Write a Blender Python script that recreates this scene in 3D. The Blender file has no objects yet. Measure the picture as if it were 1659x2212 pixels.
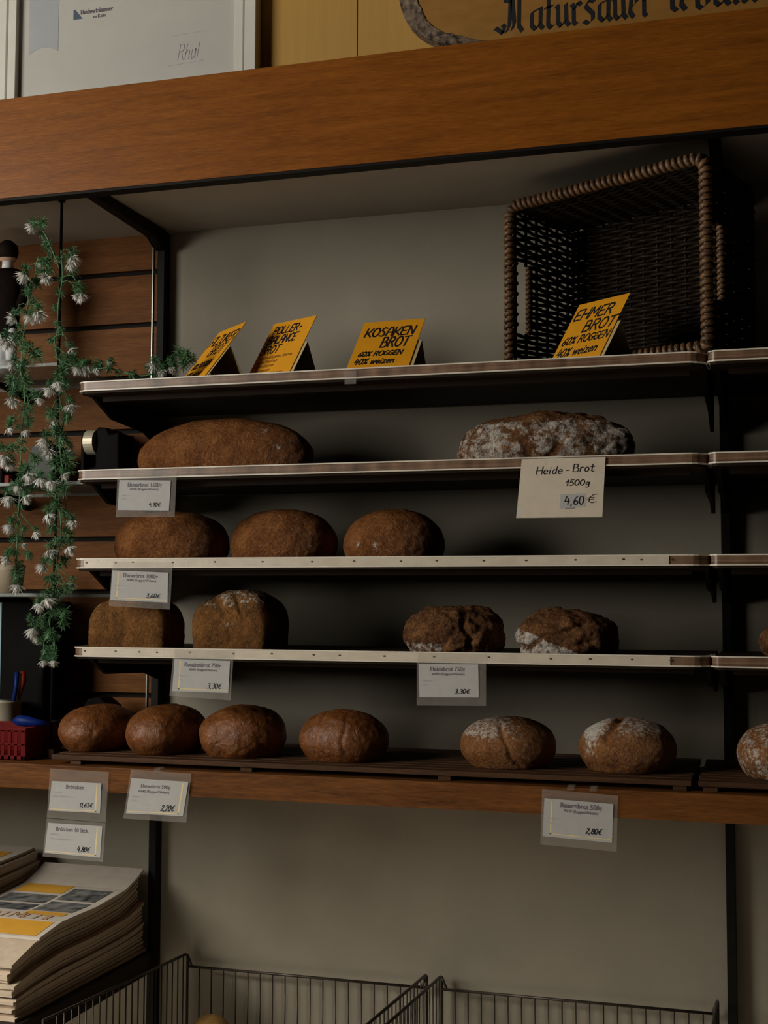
import bpy, bmesh, math, random
import numpy as np
from mathutils import Vector, noise as mnoise

random.seed(7)
scene = bpy.context.scene
COL = scene.collection

# ------------------------------------------------------------------ camera
FPX, YAW, PIT, ROL = 2826.1, 0.2900, 0.0677, 0.0032
CAM = np.array([1.3423, -2.7256, 0.0])
_r = np.array([math.cos(YAW), math.sin(YAW), 0.0])
_f = np.array([-math.sin(YAW)*math.cos(PIT), math.cos(YAW)*math.cos(PIT), math.sin(PIT)])
_u = np.cross(_r, _f)
_r2 = _r*math.cos(ROL) + _u*math.sin(ROL)
_u2 = -_r*math.sin(ROL) + _u*math.cos(ROL)


def at(px, py, **k):
    """point of the place seen at a photo pixel, on the plane x=, y= or z= given"""
    d = _f + _r2*(px-829.5)/FPX - _u2*(py-1106)/FPX
    (a, v), = k.items()
    i = 'xyz'.index(a)
    return CAM + d*((v-CAM[i])/d[i])


cam = bpy.data.cameras.new('camera')
cam.sensor_fit = 'HORIZONTAL'
cam.sensor_width = 36.0
cam.lens = 36.0*FPX/1659.0
cam.clip_start = 0.05
camo = bpy.data.objects.new('camera', cam)
COL.objects.link(camo)
from mathutils import Matrix
camo.matrix_world = Matrix(((_r2[0], _u2[0], -_f[0], CAM[0]), (_r2[1], _u2[1], -_f[1], CAM[1]),
                            (_r2[2], _u2[2], -_f[2], CAM[2]), (0, 0, 0, 1)))
scene.camera = camo

# ------------------------------------------------------------------ world, daylight, exposure
world = bpy.data.worlds.new('world')
scene.world = world
world.use_nodes = True
world.node_tree.nodes['Background'].inputs['Color'].default_value = (1.0, 0.72, 0.38, 1)
world.node_tree.nodes['Background'].inputs['Strength'].default_value = 0.005


def area(name, loc, target, sx, sy, power, color):
    l = bpy.data.lights.new(name, 'AREA')
    l.shape = 'RECTANGLE'
    l.size = sx
    l.size_y = sy
    l.energy = power
    l.color = color
    o = bpy.data.objects.new(name, l)
    COL.objects.link(o)
    o.location = loc
    o.rotation_euler = (Vector(target)-Vector(loc)).to_track_quat('-Z', 'Y').to_euler()
    return o


# daylight of the shop window on the left, in front of the shelves
area('window_daylight', (-1.85, -2.60, 0.84), (0.4, -0.25, 0.15), 1.2, 1.55, 82, (1.0, 0.95, 0.86))
# added fill lamp aimed at the shop floor; its bounce brightens the lower wall
floor_fill = area('floor_bounce_fill', (-2.6, -2.9, 1.6), (-0.25, -1.30, -1.45), 0.8, 0.8, 25, (1.0, 0.93, 0.82))
floor_fill.data.spread = math.radians(38)

vs = scene.view_settings
vs.view_transform = 'Standard'
vs.look = 'None'
vs.gamma = 1.0
vs.use_curve_mapping = False
vs.exposure = -0.15

# ------------------------------------------------------------------ materials


def _new(name):
    m = bpy.data.materials.new(name)
    m.use_nodes = True
    return m, m.node_tree, m.node_tree.nodes['Principled BSDF']


def mat(name, col, rough=0.6, var=0.08, scale=30, bump=0.0, bscale=200, metal=0.0, spec=0.5, col2=None):
    m, nt, b = _new(name)
    tc = nt.nodes.new('ShaderNodeTexCoord')
    n = nt.nodes.new('ShaderNodeTexNoise')
    n.inputs['Scale'].default_value = scale
    n.inputs['Detail'].default_value = 6
    nt.links.new(tc.outputs['Object'], n.inputs['Vector'])
    r = nt.nodes.new('ShaderNodeValToRGB')
    c2 = col2 or tuple(min(1, c*(1+var)) for c in col)
    c1 = col if col2 else tuple(c*(1-var) for c in col)
    r.color_ramp.elements[0].color = (*c1, 1)
    r.color_ramp.elements[1].color = (*c2, 1)
    r.color_ramp.elements[0].position = 0.3
    r.color_ramp.elements[1].position = 0.7
    nt.links.new(n.outputs['Fac'], r.inputs['Fac'])
    nt.links.new(r.outputs['Color'], b.inputs['Base Color'])
    b.inputs['Roughness'].default_value = rough
    b.inputs['Metallic'].default_value = metal
    b.inputs['Specular IOR Level'].default_value = spec
    if bump:
        n2 = nt.nodes.new('ShaderNodeTexNoise')
        n2.inputs['Scale'].default_value = bscale
        n2.inputs['Detail'].default_value = 4
        nt.links.new(tc.outputs['Object'], n2.inputs['Vector'])
        bp = nt.nodes.new('ShaderNodeBump')
        bp.inputs['Strength'].default_value = 1.0
        bp.inputs['Distance'].default_value = bump
        nt.links.new(n2.outputs['Fac'], bp.inputs['Height'])
        nt.links.new(bp.outputs['Normal'], b.inputs['Normal'])
    return m


def wood(name, dark, light, rough=0.45, grain=(3, 60, 60), spec=0.5, bump=0.0004):
    """long grain along x: stretched noise + fine fibres"""
    m, nt, b = _new(name)
    tc = nt.nodes.new('ShaderNodeTexCoord')
    mp = nt.nodes.new('ShaderNodeMapping')
    mp.inputs['Scale'].default_value = grain
    nt.links.new(tc.outputs['Object'], mp.inputs['Vector'])
    n = nt.nodes.new('ShaderNodeTexNoise')
    n.inputs['Scale'].default_value = 1.0
    n.inputs['Detail'].default_value = 8
    n.inputs['Roughness'].default_value = 0.65
    n.inputs['Distortion'].default_value = 0.4
    nt.links.new(mp.outputs['Vector'], n.inputs['Vector'])
    mp2 = nt.nodes.new('ShaderNodeMapping')
    mp2.inputs['Scale'].default_value = (grain[0]*7, grain[1]*7, grain[2]*7)
    nt.links.new(tc.outputs['Object'], mp2.inputs['Vector'])
    n2 = nt.nodes.new('ShaderNodeTexNoise')
    n2.inputs['Scale'].default_value = 1.0
    n2.inputs['Detail'].default_value = 3
    nt.links.new(mp2.outputs['Vector'], n2.inputs['Vector'])
    mx = nt.nodes.new('ShaderNodeMath')
    mx.operation = 'MULTIPLY_ADD'
    mx.inputs[1].default_value = 0.4
    nt.links.new(n2.outputs['Fac'], mx.inputs[0])
    ma = nt.nodes.new('ShaderNodeMath')
    ma.operation = 'MULTIPLY'
    ma.inputs[1].default_value = 0.6
    nt.links.new(n.outputs['Fac'], ma.inputs[0])
    nt.links.new(ma.outputs[0], mx.inputs[2])
    r = nt.nodes.new('ShaderNodeValToRGB')
    r.color_ramp.elements[0].color = (*dark, 1)
    r.color_ramp.elements[1].color = (*light, 1)
    r.color_ramp.elements[0].position = 0.32
    r.color_ramp.elements[1].position = 0.66
    nt.links.new(mx.outputs[0], r.inputs['Fac'])
    nt.links.new(r.outputs['Color'], b.inputs['Base Color'])
    b.inputs['Roughness'].default_value = rough
    b.inputs['Specular IOR Level'].default_value = spec
    bp = nt.nodes.new('ShaderNodeBump')
    bp.inputs['Distance'].default_value = bump
    nt.links.new(mx.outputs[0], bp.inputs['Height'])
    nt.links.new(bp.outputs['Normal'], b.inputs['Normal'])
    return m


def crust(name, dark, mid, light, rough=0.5, flour=(0.62, 0.56, 0.48), wr=0.0016, wscale=90, fl_scale=120, spec=0.4):
    """bread crust: mottled brown, wrinkled; flour dusted where the mesh attribute 'flour' says"""
    dark, mid, light = [tuple(c*1.4 for c in q) for q in (dark, mid, light)]
    m, nt, b = _new(name)
    tc = nt.nodes.new('ShaderNodeTexCoord')
    n = nt.nodes.new('ShaderNodeTexNoise')
    n.inputs['Scale'].default_value = 22
    n.inputs['Detail'].default_value = 9
    n.inputs['Roughness'].default_value = 0.7
    nt.links.new(tc.outputs['Object'], n.inputs['Vector'])
    r = nt.nodes.new('ShaderNodeValToRGB')
    r.color_ramp.elements[0].color = (*dark, 1)
    r.color_ramp.elements[0].position = 0.28
    r.color_ramp.elements[1].color = (*light, 1)
    r.color_ramp.elements[1].position = 0.75
    e = r.color_ramp.elements.new(0.5)
    e.color = (*mid, 1)
    nm = nt.nodes.new('ShaderNodeTexNoise')
    nm.inputs['Scale'].default_value = 210
    nm.inputs['Detail'].default_value = 5
    nt.links.new(tc.outputs['Object'], nm.inputs['Vector'])
    mm = nt.nodes.new('ShaderNodeMath')
    mm.operation = 'MULTIPLY_ADD'
    mm.inputs[1].default_value = 0.55
    mm.inputs[2].default_value = -0.275
    nt.links.new(nm.outputs['Fac'], mm.inputs[0])
    ms = nt.nodes.new('ShaderNodeMath')
    nt.links.new(mm.outputs[0], ms.inputs[0])
    nt.links.new(n.outputs['Fac'], ms.inputs[1])
    nt.links.new(ms.outputs[0], r.inputs['Fac'])
    at_ = nt.nodes.new('ShaderNodeAttribute')
    at_.attribute_name = 'flour'
    nf = nt.nodes.new('ShaderNodeTexNoise')
    nf.inputs['Scale'].default_value = fl_scale
    nf.inputs['Detail'].default_value = 8
    nf.inputs['Roughness'].default_value = 0.75
    nt.links.new(tc.outputs['Object'], nf.inputs['Vector'])
    ad = nt.nodes.new('ShaderNodeMath')
    ad.operation = 'ADD'
    nt.links.new(at_.outputs['Fac'], ad.inputs[0])
    sc = nt.nodes.new('ShaderNodeMath')
    sc.operation = 'MULTIPLY_ADD'
    sc.inputs[1].default_value = 2.6
    sc.inputs[2].default_value = -0.8
    nt.links.new(nf.outputs['Fac'], sc.inputs[0])
    nt.links.new(sc.outputs[0], ad.inputs[1])
    mr = nt.nodes.new('ShaderNodeMapRange')
    mr.inputs['From Min'].default_value = 0.85
    mr.inputs['From Max'].default_value = 1.25
    nt.links.new(ad.outputs[0], mr.inputs['Value'])
    mix = nt.nodes.new('ShaderNodeMix')
    mix.data_type = 'RGBA'
    nt.links.new(mr.outputs['Result'], mix.inputs['Factor'])
    nt.links.new(r.outputs['Color'], mix.inputs['A'])
    mix.inputs['B'].default_value = (*flour, 1)
    nt.links.new(mix.outputs['Result'], b.inputs['Base Color'])
    rr = nt.nodes.new('ShaderNodeMapRange')
    rr.inputs['To Min'].default_value = rough
    rr.inputs['To Max'].default_value = 0.95
    nt.links.new(mr.outputs['Result'], rr.inputs['Value'])
    nt.links.new(rr.outputs['Result'], b.inputs['Roughness'])
    b.inputs['Specular IOR Level'].default_value = spec
    n2 = nt.nodes.new('ShaderNodeTexNoise')
    n2.inputs['Scale'].default_value = wscale
    n2.inputs['Detail'].default_value = 8
    n2.inputs['Roughness'].default_value = 0.62
    n2.inputs['Distortion'].default_value = 2.2
    nt.links.new(tc.outputs['Object'], n2.inputs['Vector'])
    bp = nt.nodes.new('ShaderNodeBump')
    bp.inputs['Distance'].default_value = wr*1.35
    nt.links.new(n2.outputs['Fac'], bp.inputs['Height'])
    nt.links.new(bp.outputs['Normal'], b.inputs['Normal'])
    return m


def film(name, col, alpha, rough=0.15):
    m, nt, b = _new(name)
    b.inputs['Base Color'].default_value = (*col, 1)
    b.inputs['Roughness'].default_value = rough
    n = nt.nodes.new('ShaderNodeTexNoise')
    n.inputs['Scale'].default_value = 60
    tc = nt.nodes.new('ShaderNodeTexCoord')
    nt.links.new(tc.outputs['Object'], n.inputs['Vector'])
    mr = nt.nodes.new('ShaderNodeMapRange')
    mr.inputs['To Min'].default_value = alpha*0.6
    mr.inputs['To Max'].default_value = alpha*1.4
    nt.links.new(n.outputs['Fac'], mr.inputs['Value'])
    nt.links.new(mr.outputs['Result'], b.inputs['Alpha'])
    return m


CREAM = mat('cream_board', (0.255, 0.226, 0.170), 0.7, 0.05, 9, 0.0003, 260)
SOFFIT = mat('soffit_board', (0.36, 0.31, 0.25), 0.7, 0.05, 7, 0.0003, 260)
TEAK = wood('teak_veneer', (0.13, 0.040, 0.005), (0.29, 0.094, 0.011), 0.38, (5, 60, 60), 0.14)
SLAT = wood('slat_veneer', (0.085, 0.030, 0.008), (0.18, 0.07, 0.018), 0.6, (5, 50, 50), 0.1)
BOARDW = wood('counter_board_veneer', (0.06, 0.020, 0.004), (0.19, 0.07, 0.015), 0.55, (6, 60, 60), 0.15)
TANW = wood('tan_panel', (0.46, 0.265, 0.07), (0.52, 0.30, 0.08), 0.6, (90, 40, 3), 0.15, 0.0001)
GRATE = wood('slatted_wood', (0.035, 0.015, 0.006), (0.10, 0.045, 0.018), 0.6, (8, 80, 80), 0.2)
BLACKM = mat('black_metal', (0.006, 0.005, 0.004), 0.6, 0.2, 40, spec=0.15)
DARK = mat('dark_laminate', (0.016, 0.009, 0.0045), 0.6, 0.15, 20, spec=0.12)
GROOVE = mat('groove_dark', (0.008, 0.006, 0.004), 0.7, 0.2, 40, spec=0.1)
STEEL = mat('steel_trim', (0.30, 0.32, 0.29), 0.35, 0.1, 30, metal=0.7)
LIP = mat('pale_rail_lip', (0.70, 0.64, 0.54), 0.3, 0.06, 40)
STRIPC = mat('cream_strip', (0.60, 0.53, 0.42), 0.35, 0.10, 25, 0.0003, 150)
PIN = mat('pin_head', (0.09, 0.075, 0.06), 0.4, 0.2, 60, metal=0.5)
PAPER = mat('white_paper', (0.42, 0.415, 0.40), 0.8, 0.03, 60)
CARDB = mat('cream_card', (0.60, 0.52, 0.41), 0.75, 0.05, 40)
YEL = mat('yellow_card', (0.78, 0.33, 0.004), 0.6, 0.05, 40)
YELB = mat('brown_card_support', (0.55, 0.42, 0.20), 0.6, 0.1, 30)
INK = mat('black_ink', (0.012, 0.012, 0.016), 0.5, 0.1, 30)
INKG = mat('printed_ink', (0.10, 0.09, 0.11), 0.7, 0.1, 30)
INKP = mat('pale_ink', (0.42, 0.41, 0.44), 0.7, 0.1, 30)
INKY = mat('thin_brown_ink', (0.22, 0.09, 0.015), 0.7, 0.1, 30)
BORDERY = mat('printed_border', (0.72, 0.56, 0.28), 0.8, 0.05, 30)
FILM = film('clear_sleeve', (0.62, 0.58, 0.52), 0.11, 0.12)
FRAMEW = mat('white_frame', (0.66, 0.64, 0.58), 0.35, 0.04, 20)
CERT = mat('certificate_paper', (0.47, 0.46, 0.41), 0.5, 0.03, 15)
BANDG = mat('certificate_band', (0.36, 0.375, 0.385), 0.5, 0.04, 15)
LOGO = mat('logo_ink', (0.05, 0.09, 0.13), 0.6, 0.1, 20)
SIGNW = wood('sign_wood', (0.28, 0.13, 0.025), (0.37, 0.18, 0.04), 0.45, (5, 20, 12), 0.4, 0.0001)
BARK = mat('bark', (0.012, 0.007, 0.004), 0.85, 0, 90, 0.004, 120, col2=(0.22, 0.15, 0.10))
TAPE = film('clear_tape', (.8, .78, .74), .45)
GLASS = film('green_glass', (0.16, 0.22, 0.19), 0.45, 0.25)
WICK = mat('dark_wicker', (0.008, 0.004, 0.002), 0.5, 0, 60, 0.0005, 300, col2=(0.016, 0.009, 0.004), spec=0.12)
WICKR = mat('wicker_rim', (0.06, 0.032, 0.014), 0.45, 0, 60, 0.0005, 300, col2=(0.20, 0.105, 0.045))
GREEN = mat('leaf_green', (0.05, 0.15, 0.055), 0.5, 0, 90, col2=(0.15, 0.30, 0.15))
STEMG = mat('stem_green', (0.06, 0.17, 0.065), 0.5, 0.2, 60)
WHITEF = mat('flower_white', (0.75, 0.74, 0.70), 0.7, 0.06, 90)
SUIT = mat('dark_suit', (0.006, 0.0035, 0.0025), 0.8, 0.2, 60, spec=0.05)
HAIR = mat('dark_hair', (0.014, 0.009, 0.006), 0.7, 0.2, 60, spec=0.1)
SKIN = mat('figurine_skin', (0.5, 0.32, 0.22), 0.6, 0.05, 30)
WHITEP = mat('white_plastic', (0.7, 0.72, 0.72), 0.4, 0.03, 30)
REDP = mat('red_plastic', (0.13, 0.004, 0.004), 0.5, 0.08, 30, spec=0.1)
REDO = mat('orange_red_plastic', (0.18, 0.014, 0.005), 0.5, 0.08, 30, spec=0.1)
BLUEP = mat('blue_plastic', (0.004, 0.020, 0.15), 0.45, 0.08, 30, spec=0.15)
BLACKP = mat('black_plastic', (0.004, 0.003, 0.0025), 0.6, 0.2, 30, spec=0.05)
GREENB = mat('dark_green_card', (0.02, 0.028, 0.018), 0.6, 0.2, 30)
TIN = mat('brushed_tin', (0.52, 0.46, 0.34), 0.4, 0.06, 20, metal=0.3)
BAGP = mat('bag_paper', (0.56, 0.50, 0.42), 0.8, 0.06, 30)
BAGS = mat('bag_paper_edge', (0.50, 0.40, 0.29), 0.85, 0.12, 60)
BAGY = mat('bag_yellow_print', (0.66, 0.33, 0.03), 0.7, 0.04, 30)
BAGD = mat('bag_photo_print', (0.008, 0.012, 0.016), 0.7, 0, 38, col2=(0.26, 0.26, 0.245), spec=0.1)
BAGO = mat('bag_ochre_lettering', (0.55, 0.34, 0.20), 0.7, 0.05, 30)
WIRE = mat('dark_wire', (0.05, 0.04, 0.03), 0.4, 0.2, 40, metal=0.5)
LEDGE = mat('dark_ledge', (0.010, 0.006, 0.004), 0.5, 0.2, 20, spec=0.2)
FLOORM = mat('floor_tiles', (0.62, 0.55, 0.46), 0.5, 0.1, 4)

# brown shelf rail insert with room reflections painted on as smeary upright blotches
RAIL, nt, b = _new('brown_rail_insert')
tc = nt.nodes.new('ShaderNodeTexCoord')
mp = nt.nodes.new('ShaderNodeMapping')
mp.inputs['Scale'].default_value = (24, 10, 4)
nt.links.new(tc.outputs['Object'], mp.inputs['Vector'])
n = nt.nodes.new('ShaderNodeTexNoise')
n.inputs['Scale'].default_value = 1.0
n.inputs['Detail'].default_value = 5
nt.links.new(mp.outputs['Vector'], n.inputs['Vector'])
mp2 = nt.nodes.new('ShaderNodeMapping')
mp2.inputs['Scale'].default_value = (3, 30, 260)
nt.links.new(tc.outputs['Object'], mp2.inputs['Vector'])
n2 = nt.nodes.new('ShaderNodeTexNoise')
n2.inputs['Scale'].default_value = 1.0
nt.links.new(mp2.outputs['Vector'], n2.inputs['Vector'])
ad = nt.nodes.new('ShaderNodeMath')
ad.operation = 'MULTIPLY_ADD'
ad.inputs[1].default_value = 0.45
nt.links.new(n2.outputs['Fac'], ad.inputs[0])
ml = nt.nodes.new('ShaderNodeMath')
ml.operation = 'MULTIPLY'
ml.inputs[1].default_value = 0.75
nt.links.new(n.outputs['Fac'], ml.inputs[0])
nt.links.new(ml.outputs[0], ad.inputs[2])
r = nt.nodes.new('ShaderNodeValToRGB')
r.color_ramp.elements[0].position = 0.42
r.color_ramp.elements[0].color = (0.05, 0.025, 0.013, 1)
r.color_ramp.elements[1].position = 0.78
r.color_ramp.elements[1].color = (0.30, 0.18, 0.11, 1)
nt.links.new(ad.outputs[0], r.inputs['Fac'])
nt.links.new(r.outputs['Color'], b.inputs['Base Color'])
b.inputs['Roughness'].default_value = 0.35

CR_SMOOTH = crust('crust_smooth_rye', (0.08, 0.026, 0.006), (0.16, 0.056, 0.013), (0.25, 0.10, 0.028), 0.55, wr=0.0055, wscale=62, spec=0.25)
CR_BUN = crust('crust_glossy_rye', (0.07, 0.022, 0.006), (0.14, 0.048, 0.013), (0.21, 0.08, 0.024), 0.30, wr=0.0018, wscale=70, spec=0.5)
CR_ROUGH = crust('crust_rough_floured', (0.03, 0.011, 0.004), (0.10, 0.040, 0.014), (0.24, 0.115, 0.042), 0.65, spec=0.2, wr=0.006, wscale=55, fl_scale=75)
CR_TIN = crust('crust_tin_loaf', (0.05, 0.020, 0.005), (0.12, 0.05, 0.012), (0.20, 0.09, 0.022), 0.7, wr=0.0045, wscale=60, spec=0.2)
CR_ROLL = crust('crust_pale_roll', (0.22, 0.11, 0.03), (0.32, 0.18, 0.05), (0.42, 0.26, 0.09), 0.5, wr=0.0008)
CR_FARM = crust('crust_farm_loaf', (0.08, 0.028, 0.007), (0.17, 0.065, 0.016), (0.26, 0.11, 0.032), 0.45, wr=0.0032, wscale=95, fl_scale=150, spec=0.4)

# ------------------------------------------------------------------ mesh and object helpers
ORG = {}


def props(o, label=None, cat=None, group=None, kind=None):
    if label:
        o['label'] = label
    if cat:
        o['category'] = cat
    if group:
        o['group'] = group
    if kind:
        o['kind'] = kind
    return o


def thing(name, loc, label, cat, group=None):
    o = bpy.data.objects.new(name, None)
    o.empty_display_size = 0.02
    COL.objects.link(o)
    o.location = loc
    ORG[o.name] = np.array(loc, float)
    return props(o, label, cat, group)


class MB:
    def __init__(self):
        self.v = []
        self.f = []

    def add(self, vs_, fs):
        n0 = len(self.v)
        self.v.extend([tuple(map(float, p)) for p in vs_])
        self.f.extend([tuple(i+n0 for i in q) for q in fs])
        return self

    def box(self, x0, x1, y0, y1, z0, z1):
        return self.add([(x0, y0, z0), (x1, y0, z0), (x1, y1, z0), (x0, y1, z0),
                         (x0, y0, z1), (x1, y0, z1), (x1, y1, z1), (x0, y1, z1)],
                        [(3, 2, 1, 0), (4, 5, 6, 7), (0, 1, 5, 4), (1, 2, 6, 5), (2, 3, 7, 6), (3, 0, 4, 7)])

    def hexa(self, p):  # 8 corners: 4 of one side, 4 of the other in the same order
        return self.add(p, [(3, 2, 1, 0), (4, 5, 6, 7), (0, 1, 5, 4), (1, 2, 6, 5), (2, 3, 7, 6), (3, 0, 4, 7)])

    def slab(self, quad, th):  # quad corners, thickness vector
        q = [np.array(p, float) for p in quad]
        t = np.array(th, float)
        return self.hexa(q+[p+t for p in q])

    def prism(self, poly, axis, a, b):
        """polygon in the two other axes, extruded along axis from a to b"""
        n = len(poly)
        ins = {'x': lambda p, c: (c, p[0], p[1]), 'y': lambda p, c: (p[0], c, p[1]), 'z': lambda p, c: (p[0], p[1], c)}[axis]
        return self.add([ins(p, a) for p in poly]+[ins(p, b) for p in poly],
                        [tuple(range(n))[::-1], tuple(range(n, 2*n))]+[(i, (i+1) % n, n+(i+1) % n, n+i) for i in range(n)])

    def tube(self, pts, r, seg=8, cap=True, closed=False):
        pts = [np.array(p, float) for p in pts]
        n = len(pts)
        rr = r if hasattr(r, '__len__') else [r]*n
        prev = None
        rings = []
        for i in range(n):
            if closed:
                t = pts[(i+1) % n]-pts[i-1]
            else:
                t = pts[min(i+1, n-1)]-pts[max(i-1, 0)]
            t = t/(np.linalg.norm(t)+1e-12)
            if prev is None:
                a = np.array([0, 0, 1.0]) if abs(t[2]) < 0.9 else np.array([1.0, 0, 0])
                prev = np.cross(t, a)
            s = prev-t*(prev@t)
            s = s/(np.linalg.norm(s)+1e-12)
            prev = s
            w = np.cross(t, s)
            rings.append([pts[i]+rr[i]*(s*math.cos(2*math.pi*k/seg)+w*math.sin(2*math.pi*k/seg)) for k in range(seg)])
        fs = []
        m = n if closed else n-1
        for i in range(m):
            j = (i+1) % n
            for k in range(seg):
                k2 = (k+1) % seg
                fs.append((i*seg+k, i*seg+k2, j*seg+k2, j*seg+k))
        if cap and not closed:
            fs.append(tuple(range(seg))[::-1])
            fs.append(tuple((n-1)*seg+k for k in range(seg)))
        return self.add([p for q in rings for p in q], fs)

    def lathe(self, c, prof, seg=32, sx=1.0, sy=1.0):
        """profile of (r, z) revolved about the upright axis through c"""
        n = len(prof)
        vs_ = []
        for (r_, z_) in prof:
            for k in range(seg):
                a = 2*math.pi*k/seg
                vs_.append((c[0]+r_*sx*math.cos(a), c[1]+r_*sy*math.sin(a), c[2]+z_))
        fs = [(i*seg+k, i*seg+(k+1) % seg, (i+1)*seg+(k+1) % seg, (i+1)*seg+k) for i in range(n-1) for k in range(seg)]
        fs.append(tuple(range(seg))[::-1])
        fs.append(tuple((n-1)*seg+k for k in range(seg)))
        return self.add(vs_, fs)

    def build(self, name, m, parent=None, smooth=False, loc=None, bevel=0.0, label=None, cat=None, group=None, kind=None):
        me = bpy.data.meshes.new(name)
        org = ORG[parent.name] if parent is not None else np.array(loc if loc is not None else (0, 0, 0), float)
        me.from_pydata([tuple(np.array(p)-org) for p in self.v], [], self.f)
        me.update()
        bm = bmesh.new()
        bm.from_mesh(me)
        bmesh.ops.recalc_face_normals(bm, faces=bm.faces)
        bm.to_mesh(me)
        bm.free()
        if smooth:
            for p in me.polygons:
                p.use_smooth = True
        me.materials.append(m)
        o = bpy.data.objects.new(name, me)
        COL.objects.link(o)
        if parent is not None:
            o.parent = parent
        else:
            o.location = org
        ORG[o.name] = org
        if bevel:
            md = o.modifiers.new('bevel', 'BEVEL')
            md.width = bevel
            md.segments = 2
            md.limit_method = 'ANGLE'
        return props(o, label, cat, group, kind)


def struct(name, mb, m, **k):
    return mb.build(name, m, kind='structure', **k)


def arc(cx, cy, rx, ry, a0, a1, n=12):
    return [(cx+rx*math.cos(math.radians(a0+(a1-a0)*i/n)), cy+ry*math.sin(math.radians(a0+(a1-a0)*i/n))) for i in range(n+1)]


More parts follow.
